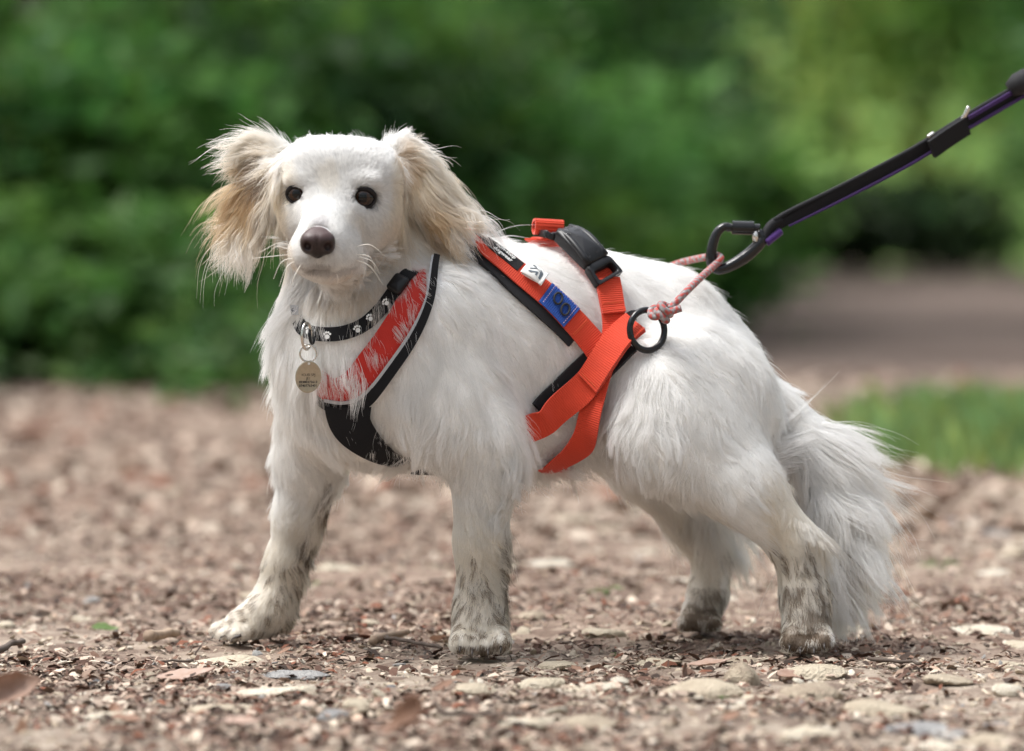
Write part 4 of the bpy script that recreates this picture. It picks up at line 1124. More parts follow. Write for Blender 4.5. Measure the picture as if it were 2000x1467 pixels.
# strap from the belly up to the ring
diag = Strap([(1022, 846), (1042, 826), (1090, 786), (1140, 750), (1200, 706), (1250, 664)], [.027, .028, .029, .029, .029], [-.006, OFF + .004, OFF + .0065, OFF + .0068, OFF + .0068, OFF + .0068], .0017, 80)
dpad = Strap([(1044, 800), (1072, 772), (1108, 738), (1146, 704), (1170, 690)], .018, OFF - .004, .003, 50)
dpad.build('belly_padding', PADDING, har)
dp2 = Strap([(1080, 812), (1130, 780), (1180, 748), (1220, 716), (1244, 692)], .013, OFF - .001, .003, 50); dp2.build('belly_padding', PADDING, har)
diag.build('belly_strap', ORANGE, har)
sD = diag.s_of(1146, 748)
diag.build('sewn_sleeve', ORANGE, har, sD, diag.L[-1] + 0, h=.0028, th=.0028)
for sl, lim in ((diag, (sD + .0035,)), (girth, (sG - .003, sG - .010)), (side, (p1 + .012, p1 + .0135))):
    for q in lim:
        h = .0058 if sl is diag else (.0044 if sl is girth else .0018)
        mb = MB()
        for v in np.linspace(-.0095, .0095, 14):
            V, F = tube(sl.frame(np.array([q, q]), np.array([v - .0005, v + .0005]), h - .0017), .00028, 5); mb.add(V, F)
        mb.build('stitching', plain('orange_thread', (.75, .15, .05), .8), har)
# ring at the end of the strap
re_ = diag.frame(diag.L[-1] - .002, 0.0, .002)[0]
rc = W(1264, 645, min(re_[1], body.hit(1262, 612)[1], body.hit(1284, 645)[1], body.hit(1272, 676)[1]) - .0045)
a = np.linspace(0, 2 * np.pi, 48, endpoint=False)
ex_ = np.array([.88, .40, .10]); ex_ /= np.linalg.norm(ex_); ez_ = np.array([-.12, .05, 1.0]); ez_ /= np.linalg.norm(ez_)
ringP = rc + np.outer(np.cos(a) * .0185, ex_) + np.outer(np.sin(a) * .0195, ez_)
V, F = tube(ringP, .0032, 12, closed=True); obj_np('leash_ring', V, F, BLACKMETAL, har)
tip = Strap([(1212, 632), (1226, 624), (1238, 626)], .009, OFF, .005, 16); tip.build('belly_padding', PADDING, har)

# buckle on the back: two plastic halves and the strap through them
bk0, bk1 = body.hit(1088, 486), body.hit(1178, 556)
bk = Strap([(1046, 474), (1070, 478), (1110, 494), (1150, 526), (1180, 560)], .03, OFF + .003, .004, 50)
sb = lambda x, y: bk.s_of(x, y)
under = bk.build('back_strap', ORANGE, har, 0, bk.L[-1] - .004, h=-.002, th=.0016, v0=-.0125, v1=.0125)
def plate(strap, outline, h0, h1, name, parent, mat, hole=None, dome=.0, bev=.0012):
    """a moulded plate: outline in (s, v) with an optional hole, from h0 to h1 above the strap"""
    bm_V = []; F = []
    O = np.array(outline); n = len(O); c = O.mean(0)
    if hole is None:
        rings = [(O, h0), (O, h1 - bev), (c + (O - c) * .93, h1 + 0), (c + (O - c) * .5, h1 + dome), (c + (O - c) * .08, h1 + dome * 1.2)]
        V = np.vstack([strap.frame(r[:, 0], r[:, 1], h) for r, h in rings])
        for k in range(len(rings) - 1):
            for i in range(n): F.append([k * n + i, k * n + (i + 1) % n, (k + 1) * n + (i + 1) % n, (k + 1) * n + i])
        F.append([(len(rings) - 1) * n + i for i in range(n)])
    else:
        H = np.array(hole); mid = .5 * (O + H)
        rings = [(O, h0), (O, h1 - bev), (O * .8 + H * .2, h1), (O * .2 + H * .8, h1), (H, h1 - bev), (H, h0)]
        V = np.vstack([strap.frame(r[:, 0], r[:, 1], h) for r, h in rings]); m = len(rings)
        for k in range(m):
            for i in range(n): F.append([k * n + i, k * n + (i + 1) % n, ((k + 1) % m) * n + (i + 1) % n, ((k + 1) % m) * n + i])
    o = obj_np(name, V, F, mat, parent); smooth_sharp(o, 55); return o
def rrect(s0, s1, v0, v1, r, n=6, w0=1.0, w1=1.0):
    """rounded rectangle in (s, v); w0/w1 scale the v-extent at either end"""
    out = []
    for cx, cy, a0 in ((s1 - r, v1 - r, 0), (s0 + r, v1 - r, 90), (s0 + r, v0 + r, 180), (s1 - r, v0 + r, 270)):
        for k in range(n):
            a = math.radians(a0 + 90 * k / (n - 1)); out.append((cx + r * math.cos(a), cy + r * math.sin(a)))
    out = np.array(out); f = (out[:, 0] - s0) / (s1 - s0); out[:, 1] *= w0 + (w1 - w0) * f
    return out
bs = bk.L[-1]
sb0 = bk.s_of(1062, 474)
plate(bk, rrect(sb0 - .006, sb0 + .019, -.0165, .0165, .004), -.004, .0035, 'buckle_frame', har, PLASTIC, hole=rrect(sb0 + .001, sb0 + .014, -.012, .012, .002))
bb = plate(bk, rrect(sb0 + .0185, bs - .021, -.0165, .0165, .003, w0=.98, w1=.86), -.004, .0075, 'buckle_body', har, PLASTIC, dome=.0015, bev=.002)
V = np.array([bk.frame(sb0 + .021, .0, .0088)[0], bk.frame(bs - .024, .0, .0088)[0]])
for v in (-.0115, .0115):
    V, F = tube(bk.frame(np.linspace(sb0 + .020, bs - .022, 8), np.full(8, v * .95), .0055), .0034, 10); obj_np('buckle_prong', V, F, PLASTIC, bb)
plate(bk, rrect(bs - .0225, bs + .003, -.0165, .0165, .005, w0=.9, w1=1.02), -.004, .0055, 'buckle_ring', har, PLASTIC, hole=rrect(bs - .013, bs - .0035, -.0115, .0115, .0025), bev=.0018)
# webbing stub folded up above the buckle
h_c = body.hit(1068, 470) + np.array([0, .002, 0])
cw_ = W(1070, 444, h_c[1] + .004)
n = 30; a = np.linspace(0, 2 * np.pi, n, endpoint=False)
prof = np.stack([np.sign(np.cos(a)) * np.abs(np.cos(a)) ** .7 * .0075, np.sign(np.sin(a)) * np.abs(np.sin(a)) ** .8 * .0078 * (1 - .25 * np.cos(a))], 1)
axis = np.array([.96, .25, -.06]); axis /= np.linalg.norm(axis); up = np.array([.05, 0, 1.0]); sidev = np.cross(up, axis)
V = []
for s in (-.0145, .0145):
    for sc in (1.0, .70):
        V.append(cw_ + axis * s + np.outer(prof[:, 0] * sc, sidev) + np.outer(prof[:, 1] * sc, up))
V = np.vstack(V); F = []
for (r0, r1) in ((0, 2), (2, 3), (3, 1), (1, 0)):
    for i in range(n): F.append([r0 * n + i, r0 * n + (i + 1) % n, r1 * n + (i + 1) % n, r1 * n + i])
lo_ = obj_np('back_loop', V, F, ORANGE, har); lo_.data.uv_layers.new(name='along'); smooth_sharp(lo_, 50)
uvl = lo_.data.uv_layers['along']
for p in lo_.data.polygons:
    for l in p.loop_indices:
        vi = lo_.data.loops[l].vertex_index; uvl.data[l].uv = ((vi % n) / n * .045, 0)
# rain drops on the buckle
dm = MB(); ts_, tf_ = sphere(7, 10)
for _ in range(46):
    s, v = rng.uniform(sb0 + .022, bs - .024), rng.uniform(-.011, .012)
    p = bk.frame(s, v, .0084)[0]; r = rng.uniform(.0005, .0012)
    dm.add(ts_ * np.array([r * rng.uniform(.8, 1.8), r, r * .8]) + p, tf_.tolist())
wm, nt, b = nodes('water'); b.inputs['Roughness'].default_value = .02; b.inputs['Transmission Weight'].default_value = 1; b.inputs['IOR'].default_value = 1.33
tag(dm.build('water_drops', wm, bb), kind='stuff')
# the same straps on the far side
def far(p): return body.snap(W(*p)[None], OFF)[0]
Strap([top0, far((880, 470, .06)), far((960, 560, .14)), far((1080, 640, .16)), far((1190, 690, .165))], .0255, OFF, .0016, 60).build('shoulder_strap', ORANGE, har)
fb = bk.frame(0.0, 0.0, 0)[0]
Strap([fb, far((1080, 500, .12)), far((1150, 620, .165)), far((1190, 700, .168)), far((1180, 800, .15)), far((1130, 880, .09)), body.hit(1066, 893)], .024, OFF, .0016, 70).build('girth_strap', ORANGE, har)
Strap([far((1010, 905, .08)), far((1040, 860, .14)), far((1120, 760, .165)), far((1230, 670, .165))], .027, OFF + .001, .0016, 60).build('belly_strap', ORANGE, har)
Strap([body.hit(815, 905), far((900, 920, .0)), far((1000, 925, .03))], .02, .006, .0018, 30).build('breast_strap', BLACKW, har)
for sp in (side, girth, diag, bk):
    q = sp.samples(); press(q[PX(q)[1] < 838] if sp is diag else q, pressed)
for sp in (dp2, edge, pipe, tip): press(sp.samples()[PX(sp.samples())[0] > 636], pressed, .009)
for sp in (pad, dpad): press(sp.samples(), rooted, .011)
q = lower.samples(); x_, y_ = PX(q); press(q[(x_ < 728) & (x_ > 648)], rooted, .011)
q = red.samples(); x_, y_ = PX(q)
frac_ = np.clip((np.interp(y_, [520, 600, 670, 740, 785], [848, 840, 806, 758, 700]) - x_) / 62, 0, 1)       # 0 at the outer edge
press(q[(x_ > 648) & (rng.random(len(q)) > .5 + frac_ * 2.2)], rooted, .012)
rooted |= pressed

# ------------------------------------------------------------------ collar and name tag
colr = empty('dog_collar', body.hit(660, 645)); tag(colr, 'black collar with small white paw prints around the dog\'s neck', 'collar')
cs = Strap([(578, 618), (590, 636), (612, 652), (660, 654), (704, 640), (738, 614), (772, 574), (800, 540), (812, 520)], .0135, [-.003, .004, .0048, .0048, .0045, .003, .002, .004, .0042, -.003], .0018, 90)
cs.build('collar_band', BLACKW, colr)
def paw_print(s, v, r):
    mb = MB()
    for (dx, dy, q) in ((0, -.25, .62), (-.75, .45, .3), (-.28, .85, .3), (.28, .85, .3), (.75, .45, .3)):
        a = np.linspace(0, 2 * np.pi, 10, endpoint=False)
        mb.add(cs.frame(s + (dx + q * np.cos(a)) * r, v + (dy + q * np.sin(a)) * r, .0021), [list(range(10))])
    mb.build('paw_print', WHITEC, colr, False)
for (x, y) in ((606, 650), (640, 655), (696, 643), (724, 626), (756, 594), (790, 552)): paw_print(cs.s_of(x, y), rng.uniform(-.003, .001), .0036)
s0 = cs.s_of(784, 560)
plate(cs, rrect(s0 - .009, s0 + .009, -.0078, .0078, .003), -.001, .0045, 'collar_buckle', colr, PLASTIC, dome=.001)
lb = body.hit(576, 604); lp = W(576, 604, lb[1] - .009)
q = np.array([[-.0045, 0, .004], [.0035, -.001, .004], [.0035, -.001, -.0055], [-.0035, 0, -.0055]]) + lp
o = obj_np('collar_label', q, [[0, 1, 2, 3]], GREYP, colr, False); so = o.modifiers.new('thick', 'SOLIDIFY'); so.thickness = .0008
tv, tf = flat_text('DG', .0045); obj_np('lettering', np.stack([tv[:, 0], np.full(len(tv), -.0012), tv[:, 1] - .0005], 1) + lp, tf, INK, o, False)
for sp in (cs,):
    q = sp.samples(); press(q[rng.random(len(q)) < .5], rooted, .01)
rb = body.hit(612, 668); RY = rb[1] - .016
V, F = tube(catmull([W(607, 640, RY + .008), W(604, 652, RY), W(609, 672, RY), W(614, 660, RY + .003), W(616, 642, RY + .010)], 24), .0016, 8); obj_np('tag_ring', V, F, BLACKMETAL, colr)
tagr = empty('name_tag', W(602, 735, RY)); tag(tagr, 'round engraved metal name tag hanging from the dog collar on two rings', 'name tag')
def ring(name, c, rx, rz, r, yaw, parent, mat):
    a = np.linspace(0, 2 * np.pi, 40, endpoint=False)
    V, F = tube(c + np.outer(np.cos(a) * rx, [math.cos(yaw), math.sin(yaw), 0]) + np.outer(np.sin(a) * rz, [0, 0, 1]), r, 10, closed=True); obj_np(name, V, F, mat, parent)
ring('link_ring', W(599, 657, RY - .0015), .0075, .0125, .0014, 1.0, tagr, STEEL)
ring('split_ring', W(602, 690, RY - .001), .0078, .0080, .0010, .15, tagr, STEEL)
disc = []; n = 48; a = np.linspace(0, 2 * np.pi, n, endpoint=False); dc = W(602, 736, RY - .002)
ux = np.array([.97, .22, .0]); uz = np.array([.04, -.05, 1.0]); un = np.cross(ux, uz); un /= np.linalg.norm(un)
if un[1] > 0: un = -un
V = []
for rr, h in ((0, -.0006), (.93, -.0006), (1, -.0003), (1, .0003), (.95, .0007), (.90, .00055), (0, .00055)):
    V.append(dc + np.outer(np.cos(a) * rr * .0125, ux) + np.outer(np.sin(a) * rr * .0152, uz) + un * h)
V = np.vstack(V); F = [[k * n + i, k * n + (i + 1) % n, (k + 1) * n + (i + 1) % n, (k + 1) * n + i] for k in range(6) for i in range(n)]
BRASS = plain('worn_nickel', (.46, .41, .32), .3, metal=1, var=.2, scale=250)
d = obj_np('disc', V, F, BRASS, tagr); smooth_sharp(d, 40)
V = dc + np.outer(np.cos(a) * .0012, ux) + np.outer(np.sin(a) * .0012 + .0126, uz) + un * .0012
obj_np('hole', V, [list(range(n))], WHITEC, d, False)
for k, (tx, sz) in enumerate((('ICUEI SPJ', .0034), ('JE1', .0034), ('03380373613', .0032), ('07407763401', .0032))):
    tv, tf = flat_text(tx, sz, k > 1)
    obj_np('lettering', dc + np.outer(tv[:, 0], ux) + np.outer(tv[:, 1] + .0018 - k * .0034, uz) + un * .0012, tf, INK, d, False)

# ------------------------------------------------------------------ cord, carabiner, leash
cord_mat = attr_mat('speckled_cord', .75, .3, 0, 900, .5, .0006, .15, 700)
cord = empty('rope_loop', W(1300, 610, rc[1])); tag(cord, 'short red and grey speckled cord knotted to the harness ring', 'cord')
def cord_tube(name, P, n, r=.0036):
    P = catmull(P, n); V, F = tube(P, r, 14)
    i = np.repeat(np.arange(n), 14); j = np.tile(np.arange(14), n); L = np.linalg.norm(np.diff(P, axis=0), axis=1).sum()
    s = i / n * L
    h = np.sin(s * 900 + j / 14 * 2 * np.pi * 2) + np.sin(s * 640 - j / 14 * 2 * np.pi * 3 + 1) + .8 * noise3(V, 160, 5)
    red_ = (h > .35)[:, None]
    c = np.where(red_, np.array([.40, .075, .065]), np.array([.235, .21, .21]))
    c = np.where((h < -1.35)[:, None], np.array([.36, .34, .34]), c)
    obj_np(name, V, F, cord_mat, cord, True, c)
KY = rc[1] - .006; CY = .045
cp = np.array(W(1400, 506, CY))
cord_tube('cord', [W(1308, 604, KY), W(1340, 570, KY + .01), W(1370, 541, .5 * (KY + CY)), W(1396, 518, CY - .008), W(1408, 506, CY - .004), W(1400, 499, CY + .006), W(1380, 502, CY + .014), W(1350, 508, CY + .04), W(1318, 517, CY + .065), W(1285, 532, CY + .09)], 150)
kc = W(1297, 609, KY - .002)
kp = []
for t in np.linspace(0, 1, 26):
    a_ = t * 4.2 * np.pi; ax_ = np.array([.5, -.1, .86]); e1 = np.array([.8, .3, -.45]); e2 = np.cross(ax_, e1)
    kp.append(kc + ax_ * (.007 - .014 * t) + e1 * math.cos(a_) * .0066 + e2 * math.sin(a_) * .0066)
cord_tube('knot', kp, 170, .0036)
cord_tube('knot_end', [kc + np.array([.003, -.002, -.001]), W(1318, 606, KY - .004), W(1330, 602, KY - .005)], 16)
cord_tube('knot_bight', [kc + np.array([.002, -.004, .001]), W(1284, 618, KY - .004), W(1273, 617, KY - .001), W(1272, 606, KY + .006), W(1285, 600, KY + .008), kc + np.array([-.002, .006, .004])], 50)

kar = empty('carabiner', cp); tag(kar, 'black metal screw gate carabiner joining the cord to the leash', 'carabiner')
V, F = tube(catmull([W(1480, 452, CY), W(1489, 466, CY), W(1476, 484, CY), W(1448, 507, CY), W(1415, 524, CY), W(1398, 524, CY), W(1389, 508, CY), W(1391, 482, CY), W(1400, 456, CY), W(1412, 444, CY), W(1424, 442, CY)], 70), np.interp(np.linspace(0, 1, 70), [0, .12, .3, .5, .65, .8, 1], [.0042, .0058, .0062, .0052, .0056, .0050, .0038]), 14)
obj_np('frame', V, F, BLACKMETAL, kar)
gp_ = np.linspace(0, 1, 40)[:, None]; A0, A1 = W(1418, 444, CY), W(1484, 446, CY)
V, F = tube(A0 + (A1 - A0) * gp_, np.where((gp_[:, 0] > .16) & (gp_[:, 0] < .84), .0066 + .0003 * (np.arange(40) % 2), .0042), 16); g_ = obj_np('screw_gate', V, F, BLACKMETAL, kar); smooth_sharp(g_, 40)
V, F = tube(np.array([W(1474, 452, CY - .002), W(1477, 472, CY - .002)]), .0034, 10); obj_np('gate_pin', V, F, STEEL, kar)

lsh = empty('dog_leash', W(1540, 425, .06)); tag(lsh, 'black and purple webbing dog leash pulled tight up to the right', 'leash')
LP = [(1497, 458, .045), (1512, 446, .05), (1540, 428, .055), (1650, 374, .07), (1780, 306, .09), (1890, 238, .11), (2000, 174, .13), (2300, 0, .18), (2600, -170, .23)]
lp_ = np.array([W(*p) for p in LP]); fc = np.array([.25, -.9, -.35])
main = Strap(list(lp_), [.008, .013, .016, .016, .0165, .018, .019], 0, .0025, 120, raw=True, face=fc); main.build('webbing', BLACKW, lsh)
lowr = Strap(list(lp_ + np.array([.0, -.003, -.003])), [.007, .009, .0095, .0095, .010], 0, .0016, 120, raw=True, face=fc); 
sh = lambda dz, dy: [p + np.array([0, dy, dz]) for p in lp_]
Strap(sh(-.0066, -.0032)[2:], [.0015, .0028, .0032, .0032], 0, .0018, 100, raw=True, face=fc).build('purple_trim', PURPLE, lsh)
V, F = tube(catmull(sh(.0072, -.002)[1:], 100), .0026, 10); obj_np('webbing_edge', V, F, BLACKW, lsh)
V, F = tube(catmull([W(1490, 468, .045), W(1505, 442, .048), W(1524, 428, .053)], 14), .0048, 10); obj_np('end_loop', V, F, BLACKW, lsh)
V, F = tube(catmull([W(1497, 474, .043), W(1512, 462, .046), W(1524, 452, .05)], 14), .004, 10); obj_np('end_loop', V, F, PURPLE, lsh)
sl = Strap([W(1812, 290, .088), W(1846, 266, .096), W(1882, 243, .105)], .0195, 0, .004, 20, raw=True, face=fc)
bo = sl.build('slide_buckle', BLACKW, lsh, h=.004)
V, F = tube(catmull([W(1878, 236, .098), W(1886, 222, .096), W(1892, 208, .096)], 10), .0022, 8); obj_np('buckle_prong', V, F, STEEL, bo)
V, F = tube(catmull([W(1812, 268, .088), W(1824, 260, .09)], 6), .0022, 8); obj_np('buckle_prong', V, F, STEEL, bo)
V, F = tube(np.array([W(1972, 176, .12), W(1990, 164, .12), W(2020, 146, .124)]), np.array([.008, .012, .011]), 14); obj_np('keeper', V, F, PADDING, lsh)
Strap(sh(.004, -.005)[5:], [.004, .006, .006], 0, .0015, 40, raw=True, face=fc).build('purple_trim', PURPLE, lsh)
# ------------------------------------------------------------------ fur: real strands combed by guides
# each guide: photo x, y, depth (None = on the near surface), comb direction (x, y down, depth), length mm, lift, droop, wave
G = [
 # face
 (640,430,None, .08,-1,.4, 4,.12,0,0), (624,455,None, .0,-1,.3, 2,.1,0,0), (670,330,None, 0,-1,.5, 8,.2,0,.2), (600,320,None, -.4,-.8,.5, 9,.2,0,.2),
 (735,320,None, .4,-.8,.6, 9,.2,0,.2), (670,275,None, 0,-.4,1, 11,.45,0,.2), (620,285,None, -.4,-.4,1, 12,.42,0,.2), (725,285,None, .4,-.4,1, 12,.42,0,.2),
 (570,430,None, -.6,.6,.6, 8,.18,0,0), (552,400,None,-.6,.6,.6,9,.2,0,0), (745,440,None, .7,.6,.4, 10,.18,0,0), (770,400,None, .7,.7,.4, 11,.2,0,0), (640,390,None, .0,-1,.4, 5,.12,0,0),
 (580,350,None,-.5,-.6,.5,6,.12,0,0),(715,352,None,.5,-.6,.5,6,.12,0,0),(585,405,None,-.5,.7,.5,5,.12,0,0),(715,415,None,.5,.7,.5,6,.12,0,0),
 (585,490,None, -.6,.5,.7, 5,.2,0,0), (675,490,None, .8,.4,.6, 6,.2,0,0), (610,512,None, -.2,1,.3, 4,.2,0,0), (650,512,None, .3,1,.3, 5,.2,0,0), (635,535,None, 0,1,.3, 10,.2,.2,0),
 (700,520,None, .5,.9,.3, 12,.2,.2,0), (570,510,None, -.5,.9,.3, 12,.2,.2,0),
 # throat and ruff
 (660,575,None, 0,1,.0, 30,.40,.3,.4), (600,570,None, -.2,1,.0, 30,.42,.2,.4), (690,600,None,.1,1,0,30,.42,.3,.4), (640,620,None,.0,1,0,28,.42,.3,.4), (740,560,None, .3,1,0, 30,.42,.3,.4), (560,560,.0, -.7,.8,0, 28,.45,.2,.3), (680,620,None,.05,1,0,22,.30,.3,.4),
 # left ear
 (560,262,None, -.85,-.45,.1, 22,.38,.1,.4), (528,275,None, -.95,-.1,.0, 28,.4,.2,.5), (490,310,None, -1,.25,.0, 36,.4,.3,.6), (455,360,None, -.95,.35,0, 46,.55,.2,.7),
 (455,430,None, -.8,.7,0, 52,.55,.25,.8), (490,470,None, -.45,1,0, 46,.42,.3,.7), (540,420,None, -.12,1,-.1, 34,.3,.3,.5), (548,330,None, -.35,.95,-.1, 28,.35,.2,.4), (510,400,None,-.35,1,-.05,36,.3,.3,.5),
 # right ear
 (775,272,None, .45,-.6,.0, 14,.4,.05,.4), (800,285,None, .85,.0,.0, 22,.38,.15,.5), (840,330,None, .8,.6,0, 34,.35,.2,.4), (880,390,None, .8,.6,0, 42,.45,.2,.8), (890,430,None, .8,.65,0, 42,.45,.25,.9),
 (850,450,None, .45,1,0, 36,.3,.3,.6), (810,430,None, -.0,1,-.05, 30,.25,.3,.5), (790,360,None, .05,1,-.1, 30,.25,.2,.4), (830,400,None,.35,.95,0,34,.22,.2,.5), (920,400,.0,.85,.55,0,42,.45,.25,.9),
 # chest front
 (600,660,None, -.2,1,-.1, 32,.45,.2,.5), (620,735,None,.0,1,-.1,32,.45,.2,.5), (540,640,None, -.7,.8,0, 28,.5,.1,.4), (530,720,None, -.6,.9,0, 28,.5,.1,.4), (545,820,None, -.4,1,0, 24,.4,.1,.4), (660,700,None, .3,1,-.1, 32,.45,.2,.5), (715,680,None,.5,.85,-.1,30,.45,.15,.5), (770,610,None,.6,.8,-.1,26,.42,.15,.4),
 (600,800,None, .0,1,-.1, 26,.3,.2,.5), (720,620,None, .45,.9,0, 26,.35,.2,.4), (790,580,None, .5,.9,-.1, 30,.5,.15,.4), (825,545,None,.5,.9,-.05,26,.45,.15,.4), (690,830,None, .1,1,0, 22,.25,.2,.4), (760,770,None, -.25,1,0, 26,.25,.3,.5),
 # shoulder, side
 (880,560,None, .6,.75,0, 20,.14,.1,.3), (900,660,None, .35,.95,0, 22,.16,.1,.4), (860,760,None, .0,1,0, 26,.2,.2,.5), (960,720,None, .6,.8,0, 22,.18,.1,.4), (930,830,None, .2,1,0, 24,.22,.1,.4),
 (800,860,None, -.1,1,0, 34,.35,.3,.6), (870,890,None, .0,1,0, 26,.25,.3,.5), (1010,600,None, .9,.5,0, 20,.14,.1,.3), (1030,800,None, .35,.95,0, 28,.2,.2,.5), (1080,890,None, .35,1,0, 40,.4,.4,.7),
 (980,900,None,.4,1,0,34,.4,.4,.6), (1150,860,None,.2,1,0,34,.35,.4,.6),
 (950,480,None, 1,.05,0, 18,.32,0,.3), (1100,480,None, 1,.05,0, 16,.3,0,.3), (1250,505,None, 1,.2,0, 17,.3,0,.3), (1400,580,None, .85,.6,0, 20,.35,0,.3), (1480,680,None, .6,.8,0, 18,.3,0,.3),
 (1250,620,None, .85,.5,0, 22,.16,.1,.4), (1200,720,None, .4,.9,0, 24,.2,.1,.4), (1350,680,None, .55,.85,0, 24,.2,.1,.5), (1430,700,None, .6,.8,0, 22,.2,.1,.4),
 # haunch
 (1230,790,None, .05,1,0, 30,.3,.2,.6), (1290,840,None, .1,1,0, 30,.4,.2,.9), (1340,790,None, .3,.95,0, 28,.25,.1,.6), (1400,850,None, .6,.8,0, 28,.22,.1,.5), (1470,800,None, .5,.85,0, 24,.2,.1,.4), (1230,870,None,.05,1,0,28,.35,.3,.6),
 (1400,930,None, .6,.8,0, 22,.2,.1,.4), (1480,940,None, .65,.75,0, 24,.2,.1,.4), (1545,780,None, .5,.85,.1, 20,.3,0,.3), (1520,880,None,.55,.85,0,58,.35,.1,.5), (1545,930,None,.5,.9,0,50,.35,.15,.5),
 (1480,1010,None, .6,.8,0, 14,.2,0,.4), (1555,1075,None, .3,.95,0, 13,.2,0,.5), (1570,1160,None, .15,1,0, 12,.2,0,.6), (1576,1240,None, -.1,1,-.3, 6,.25,0,.3),
 # tail
 (1535,800,None, .8,.6,0, 30,.2,.1,.4), (1565,825,None, 1,.42,0, 72,.10,.12,.3), (1600,880,None, 1,.28,0, 94,.30,.10,.45), (1630,960,None, .7,.75,0, 68,.42,.25,.8), (1650,1050,None, .4,.95,0, 60,.38,.25,.7), (1655,1140,None, .12,1,0, 48,.35,.2,.6),
 (1590,970,None, .15,1,0, 74,.35,.3,.7), (1615,1070,None, .0,1,0, 72,.35,.3,.6), (1575,900,None,.4,.95,0,56,.3,.2,.6), (1565,920,.09,-.5,1,0,90,.35,.3,.5), (1600,1030,.07,-.6,1,0,84,.4,.3,.5), (1625,1120,.05,-.5,1,0,60,.35,.2,.5),
 # far hind leg
 (1230,900,.08, .4,.9,0, 18,.2,.1,.3), (1300,980,.1, .45,.85,0, 13,.2,0,.3), (1370,1060,.12, .3,1,0, 10,.2,0,.3), (1380,1140,.12, .1,1,0, 9,.2,0,.3), (1360,1205,.1, -.1,1,-.2, 6,.25,0,.3),
 (1430,1000,.1, .45,1,0, 75,.3,.3,.5), (1400,960,.13, .6,1,0, 80,.4,.3,.5), (1440,930,.12,.5,1,0,85,.4,.3,.5),
 # near fore leg
 (940,930,None, .1,1,0, 15,.2,0,.4), (890,960,None, -.25,1,0, 14,.25,0,.4), (995,950,None, .6,.85,0, 24,.35,.1,.6), (930,1070,None, .1,1,0, 11,.18,0,.4), (975,1080,None, .75,.7,0, 22,.5,.1,.8), (900,1080,None,-.15,1,0,10,.2,0,.4),
 (935,1170,None, .4,.9,0, 14,.22,0,.7), (975,1180,None, .7,.75,0, 16,.35,0,.8), (905,1180,None, -.1,1,0,12,.2,0,.5), (935,1235,None, .0,1,-.5, 6,.2,0,.3), (935,1262,None, 0,1,-.3, 4,.25,0,.2),
 # far fore leg
 (545,930,None, -.4,1,0, 20,.35,.1,.4), (600,930,None, .15,1,0, 16,.2,0,.4), (655,930,None, .5,.9,0, 22,.3,.1,.5), (560,1020,None, -.2,1,0, 14,.25,0,.4), (620,1030,None, .5,.9,0, 22,.4,.1,.7), (540,1120,None, -.15,1,0, 11,.2,0,.5),
 (585,1120,None, .5,.9,0, 20,.4,.1,.7), (525,1180,None, -.3,1,0, 12,.22,0,.6), (560,1190,None, .4,.95,0, 16,.35,.1,.7), (470,1225,None, -.9,.4,-.2, 6,.2,0,.3), (430,1236,None, -.9,.4,-.2, 5,.25,0,.3),
]
gp, gd, gv = [], [], []
for g in G:
    p = body.hit(g[0], g[1]) if g[2] is None else body.snap(W(g[0], g[1], g[2])[None])[0]
    gp.append(p); d = np.array([g[3], g[5], -g[4]], float); gd.append(d / np.linalg.norm(d)); gv.append(g[6:])
gp, gd, gv = np.array(gp), np.array(gd), np.array(gv, float)

N_FUR = 400000
# roots, spread by area and by how dense the coat is there
tri = np.vstack([bF[:, [0, 1, 2]], bF[:, [0, 2, 3]]])
A_, B_, C_ = bV[tri[:, 0]], bV[tri[:, 1]], bV[tri[:, 2]]
area = .5 * np.linalg.norm(np.cross(B_ - A_, C_ - A_), axis=1)
cen = (A_ + B_ + C_) / 3
cpx, cpy = PX(cen)
dens = np.ones(len(tri))
dens *= 1 + 2.2 * ((cpx > 380) & (cpx < 960) & (cpy < 545) & (cen[:, 1] < .02))
dens *= 1 + 3.0 * (spot(cpx, cpy, 655, 410, 120, 150, .2) * (cen[:, 1] < -.05))
dens *= 1 + 2.0 * (spot(cpx, cpy, 1620, 980, 75, 220, .2))
dens *= 1 + .9 * (cpy > 900) * (cpx < 1050)
away = (np.cross(B_ - A_, C_ - A_) @ np.array([0, 1, 0])) / (2 * area + 1e-12)
dens *= np.where(away > .35, .45, 1)                       # thinner on the side turned from the camera
w = area * dens; w /= w.sum()
ti = rng.choice(len(tri), N_FUR, p=w)
u = rng.random((N_FUR, 2)); f = u.sum(1) > 1; u[f] = 1 - u[f]
R0 = A_[ti] + (B_[ti] - A_[ti]) * u[:, :1] + (C_[ti] - A_[ti]) * u[:, 1:]
nrm = body.grad(R0, .004)
px, py = PX(R0)
keep = np.ones(N_FUR, bool)
for c, r, ex, ey in EYES:
    keep &= np.linalg.norm(R0 - c, axis=1) > r * 1.10
# no hair on the nose leather
nd = ns.at(R0); inn = ((R0 > ns.lo) & (R0 < ns.lo + ns.h * (ns.n - 1))).all(1)
keep &= ~(inn & (nd < .0008))
keep &= ~(R0[:, 2] < .004)
R0, nrm, px, py = R0[keep], nrm[keep], px[keep], py[keep]
N = len(R0)

